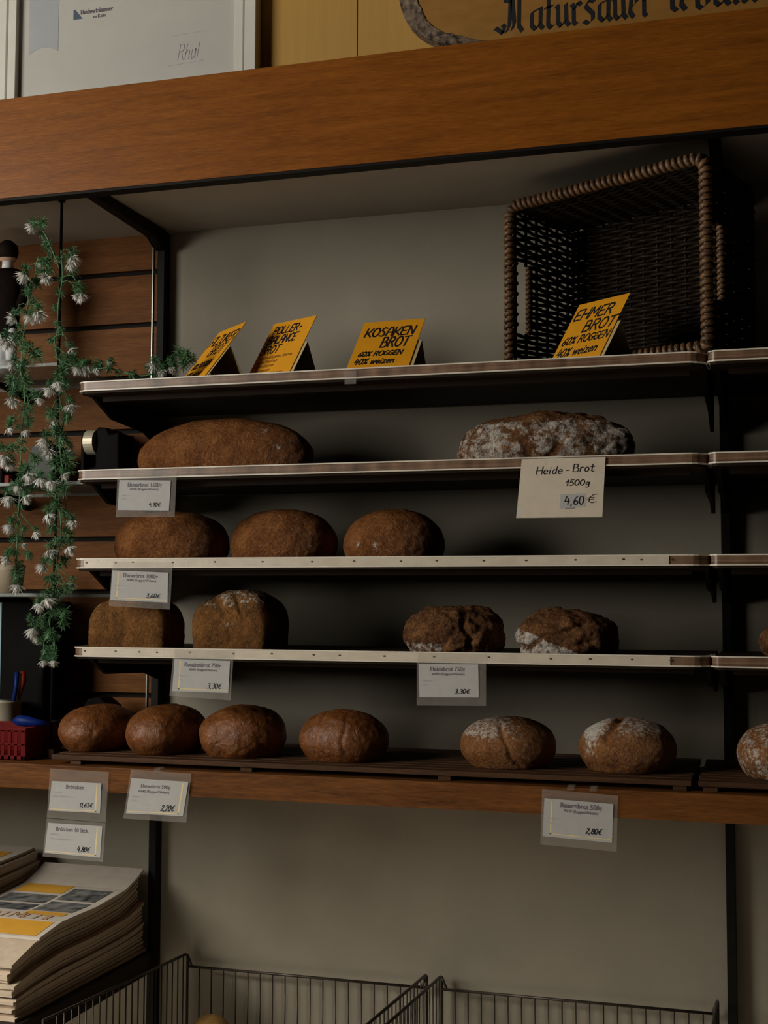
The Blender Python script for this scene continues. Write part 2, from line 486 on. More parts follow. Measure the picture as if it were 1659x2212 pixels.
# ------------------------------------------------------------------ lettering: single-line pen strokes
GL = {
 'A': (.6, [[(0, 0), (.08, .7), (.22, 1), (.42, 1), (.55, .7), (.58, 0)], [(.03, .42), (.57, .42)]]),
 'B': (.62, [[(.02, 0), (.02, 1), (.36, 1), (.48, .86), (.46, .66), (.32, .54), (.04, .5)], [(.32, .54), (.56, .42), (.6, .18), (.44, 0), (.02, 0)]]),
 'C': (.55, [[(.55, .88), (.34, 1), (.1, .85), (0, .5), (.1, .14), (.32, 0), (.55, .1)]]),
 'E': (.55, [[(.55, 1), (.16, 1), (.02, .85), (0, .12), (.12, 0), (.5, .02)], [(.02, .5), (.42, .5)]]),
 'F': (.52, [[(.55, 1), (.1, 1), (0, .85), (0, 0)], [(0, .5), (.4, .5)]]),
 'G': (.6, [[(.56, .88), (.32, 1), (.1, .85), (0, .5), (.1, .12), (.34, 0), (.56, .12), (.58, .44), (.32, .44)]]),
 'H': (.6, [[(0, 0), (0, 1)], [(.58, 0), (.58, 1)], [(0, .48), (.58, .5)]]),
 'I': (.15, [[(.06, 0), (.06, 1)]]),
 'K': (.6, [[(.02, 0), (.04, 1)], [(.58, 1), (.36, .56), (.06, .42), (.34, .3), (.62, 0)]]),
 'L': (.5, [[(.02, 1), (0, .1), (.1, 0), (.5, .04)]]),
 'M': (.75, [[(0, 0), (.06, 1), (.36, .4), (.66, 1), (.72, 0)]]),
 'N': (.62, [[(0, 0), (.02, 1), (.56, .02), (.6, 1)]]),
 'O': (.64, [arc(.32, .5, .32, .5, 100, 460, 16)]),
 'P': (.55, [[(.02, -.05), (.02, 1), (.36, 1), (.52, .8), (.42, .52), (.04, .45)]]),
 'R': (.6, [[(.02, 0), (.02, 1), (.38, 1), (.52, .82), (.44, .58), (.06, .5)], [(.26, .52), (.58, 0)]]),
 'S': (.52, [[(.5, .9), (.3, 1), (.1, .9), (.08, .68), (.4, .42), (.46, .18), (.3, 0), (0, .06)]]),
 'T': (.62, [[(0, .96), (.66, 1)], [(.34, 1), (.28, 0)]]),
 'U': (.6, [[(.02, 1), (0, .25), (.14, 0), (.42, 0), (.56, .25), (.58, 1)]]),
 'W': (.8, [[(.02, 1), (.18, .02), (.4, .8), (.6, .02), (.78, 1)]]),
 'Z': (.55, [[(.02, 1), (.54, 1), (0, 0), (.55, 0)]]),
 '-': (.42, [[(.04, .45), (.36, .47)]]),
 '0': (.5, [arc(.24, .5, .24, .5, 100, 460, 14)]),
 '1': (.3, [[(0, .55), (.24, 1), (.2, 0)]]),
 '2': (.5, [[(.02, .8), (.14, .98), (.38, .96), (.44, .7), (.02, 0), (.5, .02)]]),
 '3': (.48, [[(.04, .92), (.3, 1), (.44, .82), (.34, .58), (.14, .54)], [(.2, .54), (.44, .42), (.44, .14), (.24, 0), (0, .08)]]),
 '4': (.55, [[(.2, 1), (.02, .4), (.55, .42)], [(.42, .72), (.38, 0)]]),
 '5': (.48, [[(.46, 1), (.12, 1), (.06, .56), (.3, .62), (.46, .4), (.4, .1), (.18, 0), (0, .08)]]),
 '6': (.5, [[(.42, 1), (.16, .72), (.02, .34), (.08, .06), (.28, 0), (.46, .14), (.44, .38), (.24, .46), (.04, .3)]]),
 '7': (.45, [[(0, .98), (.46, 1), (.14, 0)], [(.08, .5), (.4, .54)]]),
 '8': (.48, [arc(.24, .75, .18, .24, 270, 630, 12), arc(.24, .26, .23, .26, 90, 450, 12)]),
 '9': (.48, [[(.44, .72), (.34, .98), (.12, .94), (.04, .7), (.2, .54), (.42, .66), (.44, .9), (.36, 0)]]),
 ',': (.2, [[(.1, .08), (.04, -.16)]]),
 '/': (.4, [[(0, 0), (.36, 1)]]),
 '%': (.6, [[(.04, 0), (.56, 1)], arc(.12, .82, .09, .12, 0, 360, 8), arc(.48, .18, .09, .12, 0, 360, 8)]),
 'e': (.48, [[(.04, .3), (.42, .36), (.38, .54), (.22, .6), (.06, .48), (.02, .2), (.16, .02), (.46, .1)]]),
 'i': (.16, [[(.06, .58), (.04, 0)], [(.1, .82), (.11, .87)]]),
 'n': (.5, [[(.04, .6), (.02, 0)], [(.03, .4), (.22, .6), (.4, .54), (.42, 0)]]),
 'w': (.66, [[(.02, .6), (.12, .02), (.32, .5), (.46, .02), (.64, .62)]]),
 'z': (.46, [[(.02, .58), (.42, .58), (.02, 0), (.46, .02)]]),
 'd': (.5, [[(.42, .5), (.22, .6), (.04, .36), (.08, .06), (.26, 0), (.42, .2)], [(.46, 1), (.42, .06), (.5, 0)]]),
 'r': (.38, [[(.04, .6), (.02, 0)], [(.02, .4), (.18, .6), (.38, .56)]]),
 'o': (.46, [arc(.22, .3, .21, .3, 90, 450, 12)]),
 't': (.4, [[(.2, .95), (.16, .1), (.26, 0), (.42, .06)], [(0, .62), (.4, .66)]]),
 'g': (.48, [[(.42, .52), (.22, .6), (.04, .4), (.1, .1), (.3, .1), (.42, .5), (.4, -.2), (.24, -.34), (.04, -.26)]]),
 'a': (.46, [[(.4, .52), (.2, .6), (.02, .34), (.1, .02), (.28, .06), (.4, .5), (.42, 0)]]),
 'b': (.46, [[(.04, 1), (.02, 0)], [(.03, .4), (.22, .6), (.42, .4), (.36, .06), (.16, 0), (.02, .1)]]),
 'c': (.42, [[(.4, .52), (.2, .6), (.02, .34), (.1, .04), (.4, .06)]]),
 'f': (.34, [[(.36, .96), (.2, 1), (.14, .8), (.12, 0)], [(0, .58), (.3, .6)]]),
 'h': (.48, [[(.04, 1), (.02, 0)], [(.03, .4), (.22, .6), (.4, .5), (.42, 0)]]),
 'k': (.46, [[(.04, 1), (.02, 0)], [(.4, .6), (.06, .28), (.44, 0)]]),
 'l': (.16, [[(.06, 1), (.05, 0)]]),
 'm': (.72, [[(.04, .6), (.02, 0)], [(.03, .42), (.18, .6), (.34, .5), (.34, 0)], [(.34, .42), (.5, .6), (.64, .5), (.66, 0)]]),
 's': (.4, [[(.38, .54), (.2, .6), (.06, .48), (.34, .2), (.26, .02), (.02, .06)]]),
 'u': (.48, [[(.04, .6), (.04, .14), (.16, 0), (.34, .1), (.42, .6)], [(.42, .6), (.44, 0)]]),
 'E€': (.6, []),
}
GL['€'] = (.62, [[(.6, 1.0), (.36, .92), (.16, .6), (.18, .2), (.38, .02), (.62, .16)], [(0, .58), (.46, .64)], [(.02, .38), (.44, .44)]])


def strokes(text, x, y, h, sp=0.14, wx=1.0, slant=0.0, fit=None):
    """strokes of a line of text, baseline at (x, y); fit = wanted total width"""
    out = []
    cx = 0.0
    for ch in text:
        if ch == ' ':
            cx += .42
            continue
        w, ss = GL[ch]
        for s in ss:
            out.append([(cx+p[0]+p[1]*slant, p[1]) for p in s])
        cx += w+sp
    tot = max(cx-sp, 1e-6)
    k = (fit/tot) if fit else h*wx
    return [[(x+p[0]*k, y+p[1]*h) for p in s] for s in out]


def ink(mb, ss, width, mp, nib=None):
    """flat pen marks of 2D strokes put through the map mp; nib = broad flat nib vector"""
    for s in ss:
        for i in range(len(s)-1):
            a, b_ = np.array(s[i]), np.array(s[i+1])
            if nib is not None:
                nv = np.array(nib)
                q = [a-nv, a+nv, b_+nv, b_-nv]
            else:
                t = b_-a
                L = np.linalg.norm(t)
                if L < 1e-9:
                    continue
                nrm = np.array([-t[1], t[0]])/L*width/2
                e = t/L*width*0.35
                q = [a-nrm-e, a+nrm-e, b_+nrm+e, b_-nrm+e]
            mb.add([mp(*p) for p in q], [(0, 1, 2, 3)])
    return mb


def bilin(tl, tr, br, bl, off=(0, 0, 0)):
    """map u right 0..1, v up 0..1 onto a four-cornered sheet"""
    tl, tr, br, bl, off = [np.array(p, float) for p in (tl, tr, br, bl, off)]

    def f(u, v):
        return (bl*(1-u)+br*u)*(1-v)+(tl*(1-u)+tr*u)*v+off
    return f


def type_mesh(text, bold=0.0):
    """printed letters as flat polygons: vertices (x, y) and faces, height about 0.7, plus width"""
    c = bpy.data.curves.new('t', 'FONT')
    c.body = text
    c.size = 1.0
    c.offset = bold
    c.resolution_u = 3
    o = bpy.data.objects.new('t', c)
    COL.objects.link(o)
    dg = bpy.context.evaluated_depsgraph_get()
    me = bpy.data.meshes.new_from_object(o.evaluated_get(dg))
    vs_ = [(v.co.x, v.co.y) for v in me.vertices]
    fs = [tuple(p.vertices) for p in me.polygons]
    bpy.data.objects.remove(o)
    bpy.data.curves.remove(c)
    bpy.data.meshes.remove(me)
    x0 = min(v[0] for v in vs_)
    x1 = max(v[0] for v in vs_)
    return [(v[0]-x0, v[1]) for v in vs_], fs, x1-x0


def printed(mb, text, u0, u1, v, hv, mp, bold=0.0):
    vs_, fs, w = type_mesh(text, bold)
    mb.add([mp(u0+(u1-u0)*p[0]/w, v+hv*p[1]/0.7) for p in vs_], fs)


# ================================================================== THE SETTING
W = 1.25          # post spacing
D = 0.386         # shelf depth
ZS = [0.4394, 0.2603, 0.0824, -0.0933]   # top of the four shelf rails
ZSOF = 0.8517
struct('floor', MB().box(-3.2, 4.2, -5.5, 0.4, -1.5, -1.45), FLOORM)
struct('wall_back', MB().box(0.0, 2.6, 0.0, 0.05, -1.45, 2.4).box(-2.0, 0.0, 0.0, 0.05, -1.45, -0.36), CREAM)
# slatted wood wall to the left of the first post
slat = MB()
gz = [0.8517-0.0885, 0.6395, 0.516, 0.391, 0.268, 0.141, 0.0185, -0.101, -0.2172, -0.335]
top = ZSOF
for g in gz:
    slat.box(-2.0, -0.004, -0.002, 0.05, g+0.006, top)
    top = g-0.006
struct('wall_left_slats', slat, SLAT)
struct('trim_1', MB().box(-2.0, -0.004, 0.012, 0.04, -0.36, ZSOF), GROOVE)
struct('trim_2', MB().box(-0.034, -0.0315, -0.006, -0.0025, -0.325, ZSOF), STEEL)
struct('ceiling_soffit', MB().box(-2.0, 2.6, -0.411, 0.0, ZSOF, ZSOF+0.016), SOFFIT)
struct('trim_3', MB().box(-2.0, 2.6, -0.436, -0.411, 0.8176, 1.0248), TEAK)
struct('trim_4', MB().box(-2.0, 2.6, -0.434, -0.405, 0.8125, 0.8176), BLACKM)
struct('trim_5', MB().box(-2.0, 2.6, -0.411, -0.29, 1.008, 1.0240), TEAK)
struct('wall_upper', MB().box(-2.0, 0.571, -0.338, -0.31, 1.024, 2.2).box(0.573, 2.6, -0.338, -0.31, 1.024, 2.2), TANW)

# ================================================================== posts, brackets, shelves


def post(x, label):
    t = thing('shelf_post', (x, -0.015, -1.45), label, 'post', 'upright posts of the shelving')
    MB().box(x-0.009, x+0.009, -0.03, -0.001, -1.45, ZSOF-0.003).build('upright', BLACKM, t, bevel=0.001)
    # arm under the ceiling panel
    MB().prism([(-0.395, ZSOF-0.002), (-0.031, ZSOF-0.002), (-0.031, ZSOF-0.050), (-0.055, ZSOF-0.045), (-0.085, ZSOF-0.030), (-0.395, ZSOF-0.020)],
               'x', x-0.011, x+0.011).build('top_arm', BLACKM, t, bevel=0.001)
    return t


post(0.0, 'black steel upright post at the left end of the bread shelves')
post(W, 'black steel upright post at right between the two shelf bays')


def rail_path(xa, xb, rl, rr):
    """front edge of a shelf with rounded corners, seen from above"""
    p = []
    if rl:
        p += [(xa, -D+rl+0.05)]
        p += [(xa+rl-rl*math.cos(a), -D+rl-rl*math.sin(a)) for a in np.linspace(0, math.pi/2, 7)]
    else:
        p += [(xa, -D)]
    if rr:
        p += [(xb-rr+rr*math.sin(a), -D+rr-rr*math.cos(a)) for a in np.linspace(0, math.pi/2, 7)]
        p += [(xb, -D+rr+0.05)]
    else:
        p += [(xb, -D)]
    return p


def sweep(mb, path, o0, o1, z0, z1):
    """upright strip swept along a path in plan; o0..o1 = offset outwards"""
    n = len(path)
    P = [np.array(p) for p in path]
    rings = []
    for i in range(n):
        t = P[min(i+1, n-1)]-P[max(i-1, 0)]
        t /= np.linalg.norm(t)
        nr = np.array([t[1], -t[0]])
        a, b_ = P[i]+nr*o0, P[i]+nr*o1
        rings.append([(a[0], a[1], z0), (b_[0], b_[1], z0), (b_[0], b_[1], z1), (a[0], a[1], z1)])
    fs = []
    for i in range(n-1):
        for k in range(4):
            fs.append((i*4+k, i*4+(k+1) % 4, i*4+4+(k+1) % 4, i*4+4+k))
    fs += [(0, 1, 2, 3), tuple((n-1)*4+k for k in range(4))]
    return mb.add([p for q in rings for p in q], fs)


def bracket_poly(z, long=False):
    if long:
        return [(-0.0312, z), (-0.35, z), (-0.265, z-0.036), (-0.12, z-0.045), (-0.0312, z-0.075)]
    return [(-0.0312, z), (-0.345, z), (-0.275, z-0.036), (-0.10, z-0.042), (-0.0312, z-0.06)]


PINS = {2: [184.6, 248, 285, 371, 462.6, 566, 673, 764, 865.5, 943, 1045, 1136.5, 1243.6, 1347.5, 1386.5, 1452],
        3: [184.6, 251, 302, 340, 411, 505, 587.6, 678, 734, 830.6, 937.6, 1055.7, 1189, 1274, 1364, 1448]}


def shelf(i, xa, xb, label, cream=False, group='metal edged bread shelves', rl=0.02, rr=0.035):
    zt = ZS[i]
    t = thing('bread_shelf', ((xa+xb)/2, -D/2, zt-0.024), label, 'shelf', group)
    path = rail_path(xa, xb, rl, rr)
    inner = [(p[0], p[1]) for p in path]
    poly = inner+[(xb, -0.032), (xa, -0.032)]
    MB().prism(poly, 'z', zt-0.024, zt-0.004).build('deck', DARK, t)
    MB().box(xa+0.03, xb-0.03, -0.34, -0.325, zt-0.034, zt-0.024).build('stiffener', DARK, t)
    rail = sweep(MB(), path, -0.001, 0.0035, zt-0.0175, zt-0.002).build('price_rail', RAIL, t)
    sweep(MB(), path, -0.001, 0.0055, zt-0.0024, zt).build('rail_lip', LIP, rail)
    sweep(MB(), path, -0.001, 0.0055, zt-0.0197, zt-0.0173).build('rail_lip', LIP, rail)
    if cream:
        st = MB().box(xa+0.022, xb-0.066, -D-0.0052, -D-0.0030, zt-0.0172, zt-0.0026).build('cream_insert', STRIPC, t, label='cream coloured strip in the price rail')
        for px in PINS[i]:
            x = at(px, 1300, y=-D-0.006)[0]
            z = zt-0.0085+random.uniform(-.0008, .0008)
            m = MB()
            m.add([(x+0.0028*math.cos(a), -D-0.0052, z+0.0016*math.sin(a)) for a in np.linspace(0, 2*math.pi, 10, False)] +
                  [(x+0.0018*math.cos(a), -D-0.0066, z+0.0010*math.sin(a)) for a in np.linspace(0, 2*math.pi, 10, False)],
                  [tuple(range(10, 20))]+[(k, (k+1) % 10, 10+(k+1) % 10, 10+k) for k in range(10)])
            m.build('pin', PIN, st, smooth=False)
    for x in (xa+0.012, xb-0.004):
        MB().prism(bracket_poly(zt-0.024, i == 0), 'x', x-0.005, x+0.003).build('bracket', BLACKM, t)
    return t


ORD = ['topmost', 'second', 'third', 'fourth']
DESC = ['wide topmost brown shelf carrying the yellow cards and the wicker basket',
        'wide brown railed shelf holding the two long loaves',
        'wide cream railed shelf holding the three smooth oval loaves',
        'wide cream railed shelf holding two tin loaves and two rough loaves']
DESCR = ['brown railed shelf at right edge level with the shelf of yellow cards',
         'empty brown railed shelf at right edge level with the long loaves',
         'empty brown railed shelf at right edge level with three oval loaves',
         'brown railed shelf at right edge holding one half hidden rough loaf']
XL, XR = -0.002, 1.232
for i in range(4):
    shelf(i, XL, XR, DESC[i], cream=(i >= 2))
for i in range(4):
    shelf(i, XR+0.0075, XR+0.0075+W-0.02, DESCR[i], rl=0.012, rr=0.03)

# counter board under the shelves
ZB = -0.3262
struct_board = MB().box(-2.0, 2.6, -0.406, -0.031, ZB-0.0487, ZB)
bd = struct_board.build('counter_board', BOARDW, loc=(0.3, -0.2, ZB-0.0487),
                        label='long brown wooden board running under all the bread shelves', cat='board', bevel=0.0015)

# slatted wooden grates on the board
ZG = -0.3075


def grate(xa, xb, feet, label):
    t = thing('slatted_grate', ((xa+xb)/2, -0.2, ZB), label, 'wooden grate', 'slatted wooden grates on the board')
    y = -0.392
    while y < -0.06:
        j = random.uniform(-.002, .002)
        MB().box(xa+j, xb+j, y, y+0.026, ZG-0.0095, ZG).build('slat', GRATE, t, bevel=0.001)
        y += 0.034
    for fx in feet:
        MB().box(fx-0.012, fx+0.012, -0.388, -0.05, ZB, ZG-0.0095).build('foot', GRATE, t, bevel=0.001)
    return t


grate(-0.044, 1.199, [at(p, 1650, y=-0.388)[0] for p in (163, 532, 960, 1468)], 'long slatted wooden grate under six round loaves on the board')
grate(1.210, 2.40, [at(1535, 1690, y=-0.388)[0], 1.75, 2.3], 'slatted wooden grate at right edge carrying the cut off floured loaf')

# ================================================================== loaves
BASES = {'S2': ZS[1]-0.004, 'S3': ZS[2]-0.004, 'S4': ZS[3]-0.004, 'G': ZG}
_ico = {}


def ico(sub):
    if sub not in _ico:
        bm = bmesh.new()
        bmesh.ops.create_icosphere(bm, subdivisions=sub, radius=1.0)
        _ico[sub] = (np.array([v.co[:] for v in bm.verts]), [tuple(v.index for v in f.verts) for f in bm.faces])
        bm.free()
    return _ico[sub]


def fbm(p, s, oc=4):
    return mnoise.fractal(Vector((p[0]*s, p[1]*s, p[2]*s)), 0.6, 2.1, oc)


def loaf(name, label, group, px, base, yc, b, m, rot=0.0, ex=2.2, seed=0, rough=0.0012, flour=None, cracks=(), h0=0.30,
         dz=0.0, lump=0.0, tb=0.9, pex=2.0, sub=6, a=None, skew=0.0):
    """one loaf: px = (left, right, top) pixels of its outline; yc, b = depth of its middle and half depth"""
    zb = BASES[base]+dz
    xm = (px[0]+px[1])/2
    c = at(xm, px[2], y=yc)
    dv = c-CAM
    th = math.atan2(dv[0], dv[1])
    hw = (dv@_f)*(px[1]-px[0])/2/FPX*math.cos(math.atan((xm-829.5)/FPX))
    if a is None:
        a = math.sqrt(max(hw*hw-(b*math.sin(th))**2, 1e-4))/math.cos(th)
    H = c[2]-zb
    dirs, fs = ico(sub)
    V = np.zeros_like(dirs)
    fl = np.zeros(len(dirs))
    off = np.array([seed*3.1, seed*1.7, seed*0.9])
    cr, sr = math.cos(rot), math.sin(rot)
    for i, d in enumerate(dirs):
        hr = math.hypot(d[0], d[1])
        if hr < 1e-9:
            cx_, sx_ = 1.0, 0.0
        else:
            cx_, sx_ = d[0]/hr, d[1]/hr
        kp = (abs(cx_)**pex+abs(sx_)**pex)**(-1.0/pex)
        if d[2] >= 0:
            # dome: superellipse between plan radius and height
            n_ = (hr**ex+d[2]**ex)**(-1.0/ex)
            rho, z = hr*n_, h0+(1-h0)*d[2]*n_
        else:
            t_ = -d[2]
            if t_ < 0.62:
                q_ = t_/0.62
                rho, z = 1-(1-tb)*q_*q_, h0*(1-q_)
            else:
                rho, z = tb*(1-(t_-0.62)/0.38), 0.0
        x, y = cx_*kp*rho, sx_*kp*rho
        if z < 0.004:
            z = 0.0
        k = min(1.0, z/0.1)
        x += skew*z*0.3
        P = np.array([x*a, y*b, z*H])
        w = fbm(P+off, 14)*rough*1.6+fbm(P+off*2, 45)*rough*0.7
        if lump:
            w += (abs(mnoise.noise(Vector(tuple((P+off)*26))))-0.25)*lump*1.4+mnoise.noise(Vector(tuple((P+off)*60)))*lump*0.5
        cd = 0.0
        for (p0, ang, wid, dep, lo, hi) in cracks:
            # a crack is a wavy line over the loaf: distance measured in plan and height
            s = (x-p0[0])*math.cos(ang)+(z-p0[1])*math.sin(ang)
            tt = -(x-p0[0])*math.sin(ang)+(z-p0[1])*math.cos(ang)
            s += 0.10*mnoise.noise(Vector((tt*3+seed, seed, 0.3)))
            if lo < tt < hi and y < 0.35:
                g = math.exp(-(s/wid)**2)*min(1, (tt-lo)/0.15, (hi-tt)/0.15)
                cd = max(cd, g*dep)
        nn = np.array([d[0]/a, d[1]/b, d[2]/H])
        nn /= np.linalg.norm(nn)
        if z <= 0.0:
            nn[2] = 0
        P = P+nn*(w*k-cd*k)
        P[2] = max(P[2], 0.0)
        if flour:
            fl[i] = flour(x, y, z)-cd*60
        V[i] = (P[0]*cr-P[1]*sr+c[0], P[0]*sr+P[1]*cr+yc, P[2]+zb)
    mb = MB()
    mb.add(V, fs)
    o = mb.build(name, m, smooth=True, loc=(c[0], yc, zb), label=label, cat='bread', group=group)
    atr = o.data.attributes.new('flour', 'FLOAT', 'POINT')
    atr.data.foreach_set('value', fl.astype(np.float32))
    return o


def step(x, a_, b_):
    return max(0.0, min(1.0, (x-a_)/(b_-a_)))


GS = 'smooth brown rye loaves'
loaf('bread_loaf', 'long smooth brown loaf lying above the first white price tag', 'long loaves', (296, 675, 906), 'S2', -0.235, 0.085, CR_SMOOTH,
     ex=2.15, seed=1, flour=lambda x, y, z: 0.50*math.exp(-((x-.55)/.07)**2-((z-.72)/.07)**2)+0.42*math.exp(-((x-.72)/.04)**2-((z-.42)/.06)**2))
loaf('bread_loaf', 'long rough floured loaf lying above the handwritten cream card', 'long loaves', (987, 1370, 893), 'S2', -0.245, 0.075, CR_ROUGH,
     ex=2.4, seed=2, rough=0.003, lump=0.005, flour=lambda x, y, z: 0.52-0.9*step(z, .78, .92)+0.1*math.sin(x*9),
     cracks=[((-.12, .2), .5, .05, .008, -.5, .6), ((.1, .1), -.2, .05, .010, -.2, .4)])
loaf('bread_loaf', 'smooth oval brown loaf at left, its top behind a hanging price tag', GS, (247, 497, 1106), 'S3', -0.22, 0.09, CR_SMOOTH, ex=2.4, seed=3)
loaf('bread_loaf', 'smooth oval brown loaf in the middle of the three on the cream railed shelf', GS, (498, 730, 1100), 'S3', -0.22, 0.09, CR_SMOOTH, ex=2.2, seed=4,
     cracks=[((-.45, .75), 1.3, .06, .002, -.3, .3)])
loaf('bread_loaf', 'oval brown loaf with small shiny pale scars, right one of three', GS, (742, 962, 1101), 'S3', -0.22, 0.09, CR_SMOOTH, ex=2.15, seed=5,
     flour=lambda x, y, z: (0.5*math.exp(-((x+.5)/.06)**2-((z-.3)/.09)**2)+0.55*math.exp(-((x+.1)/.06)**2-((z-.28)/.1)**2)+0.5*math.exp(-((x-.12)/.05)**2-((z-.42)/.07)**2)) if y < 0 else 0)


def tin(px_front, ztop, y0, depth, label, seed, flour=None, cracks=()):
    zb = BASES['S4']
    x0 = at(px_front[0], 1390, y=y0)[0]
    x1 = at(px_front[1], 1390, y=y0)[0]
    a = (x1-x0)/2
    o = loaf('tin_loaf', label, 'tin loaves', (100, 300, 1300), 'S4', y0+depth/2, depth/2, CR_TIN, seed=seed, rough=0.0012, ex=2.1, pex=7.0, tb=0.99, h0=0.45,
             a=a, flour=flour, cracks=cracks, lump=0.002)
    # the outline pixels only served for the builder; place and scale it by its real corners
    H0 = max(v.co.z for v in o.data.vertices)
    k = (ztop-zb)/H0
    for v in o.data.vertices:
        v.co.z *= k
    o.location = ((x0+x1)/2, y0+depth/2, zb)
    return o


tin((183, 352), 0.012, -0.362, 0.115, 'dark brown tin loaf at the left end, half behind a price tag', 6,
    flour=lambda x, y, z: 0.36*step(z, .62, .8)*step(-x, .2, .9))
tin((406, 573), 0.022, -0.362, 0.15, 'tin loaf with cracked flour dusted top on the cream railed shelf', 7,
    flour=lambda x, y, z: 0.44*step(z, .62, .8)*step(.55-y, 0, .5)+(0.42*math.exp(-((x-.0)/.25)**2-((z-.42-x*.1)/.05)**2) if y < -.4 else 0),
    cracks=[((-.3, .75), 1.2, .06, .004, -.4, .5), ((.25, .72), .9, .06, .005, -.4, .4), ((.1, .6), 1.5, .04, .003, -.6, .6)])
loaf('bread_loaf', 'rough dark torn loaf with a floured lower left edge, above the price tag', 'rough round loaves', (875, 1088, 1311), 'S4', -0.265, 0.08, CR_ROUGH,
     ex=2.6, seed=8, rough=0.004, lump=0.007, h0=0.30, flour=lambda x, y, z: (0.6*step(.30-z, 0, .12)*step(-x, -.35, .1)) - 0.15,
     cracks=[((.45, .4), .25, .06, .008, -.4, .5)])
loaf('bread_loaf', 'rough loaf whose white floured side splits from a dark crust', 'rough round loaves', (1113, 1335, 1315), 'S4', -0.275, 0.08, CR_ROUGH,
     ex=2.3, seed=9, rough=0.003, lump=0.004, h0=0.34, flour=lambda x, y, z: -0.4+1.1*step(0.62-0.45*(x+.9)-z, -.03, .05)*step(.6-y, 0, .2)*step(.6-x, 0, .2),
     cracks=[((-.2, .42), 1.99, .07, .007, -.8, .9)])
loaf('bread_loaf', 'rough loaf cut off by the right edge of the picture', 'rough round loaves', (1640, 1850, 1335), 'S4', -0.265, 0.08, CR_ROUGH,
     ex=2.3, seed=10, rough=0.003, lump=0.005, flour=lambda x, y, z: 0.2)
GB = 'glossy brown buns on the grate'
loaf('bread_loaf', 'glossy brown loaf at the left end of the slatted grate', GB, (128, 306, 1521), 'G', -0.255, 0.105, CR_BUN, rot=-0.0, ex=2.1, seed=11, h0=.40, tb=.78)
loaf('bread_loaf', 'glossy brown loaf second from the left on the grate', GB, (273, 452, 1521), 'G', -0.265, 0.105, CR_BUN, rot=0.0, ex=2.1, seed=12, h0=.40, tb=.78)
loaf('bread_loaf', 'dull brown wrinkled loaf third from the left on the grate', GB, (432, 622, 1523), 'G', -0.275, 0.085, CR_BUN, ex=2.2, seed=13, h0=.40, tb=.8, rough=0.0018,
     cracks=[((-.22, .4), .2, .05, .0035, -.5, .4), ((-.38, .5), .1, .05, .002, -.4, .4)])
loaf('bread_loaf', 'shiny red brown loaf standing alone in the middle of the grate', GB, (645, 840, 1532), 'G', -0.29, 0.072, CR_BUN, ex=2.15, seed=14, h0=.40, tb=.78,
     cracks=[((-.35, .7), -.1, .05, .003, -.6, .4), ((.25, .6), .15, .04, .0025, -.5, .4)])
loaf('bread_loaf', 'round brown loaf with a flour patch and crease on the upper left', 'floured round loaves', (994, 1200, 1546), 'G', -0.285, 0.075, CR_FARM, ex=2.15, seed=15, h0=.40, tb=.78,
     flour=lambda x, y, z: 0.55*step(z, .50, .66)*step(.75-x, 0, .9)*step(.6-y, 0, .5),
     cracks=[((.12, .45), .45, .045, .004, -.6, .6)])
loaf('bread_loaf', 'large round floured loaf with a deep notch on top, right of the grate', 'floured round loaves', (1248, 1462, 1550), 'G', -0.275, 0.08, CR_FARM, ex=2.15, seed=16, h0=.40, tb=.78,
     flour=lambda x, y, z: 0.50*step(z, .55, .8)*step(.6-y, 0, .5)+0.52*math.exp(-((x+.68)/.22)**2)*step(z, .05, .5),
     cracks=[((-.22, .85), -.35, .07, .008, -.35, .4)])
loaf('bread_loaf', 'floured round loaf cut off by the right edge on the second grate', 'floured round loaves', (1589, 1800, 1560), 'G', -0.285, 0.08, CR_FARM, ex=2.15, seed=17, h0=.40, tb=.78,
     flour=lambda x, y, z: 0.38+0.1*math.sin(x*14+z*9))

# ================================================================== price tags


def px_quad(q, y):
    return [at(p[0], p[1], y=y) for p in q]


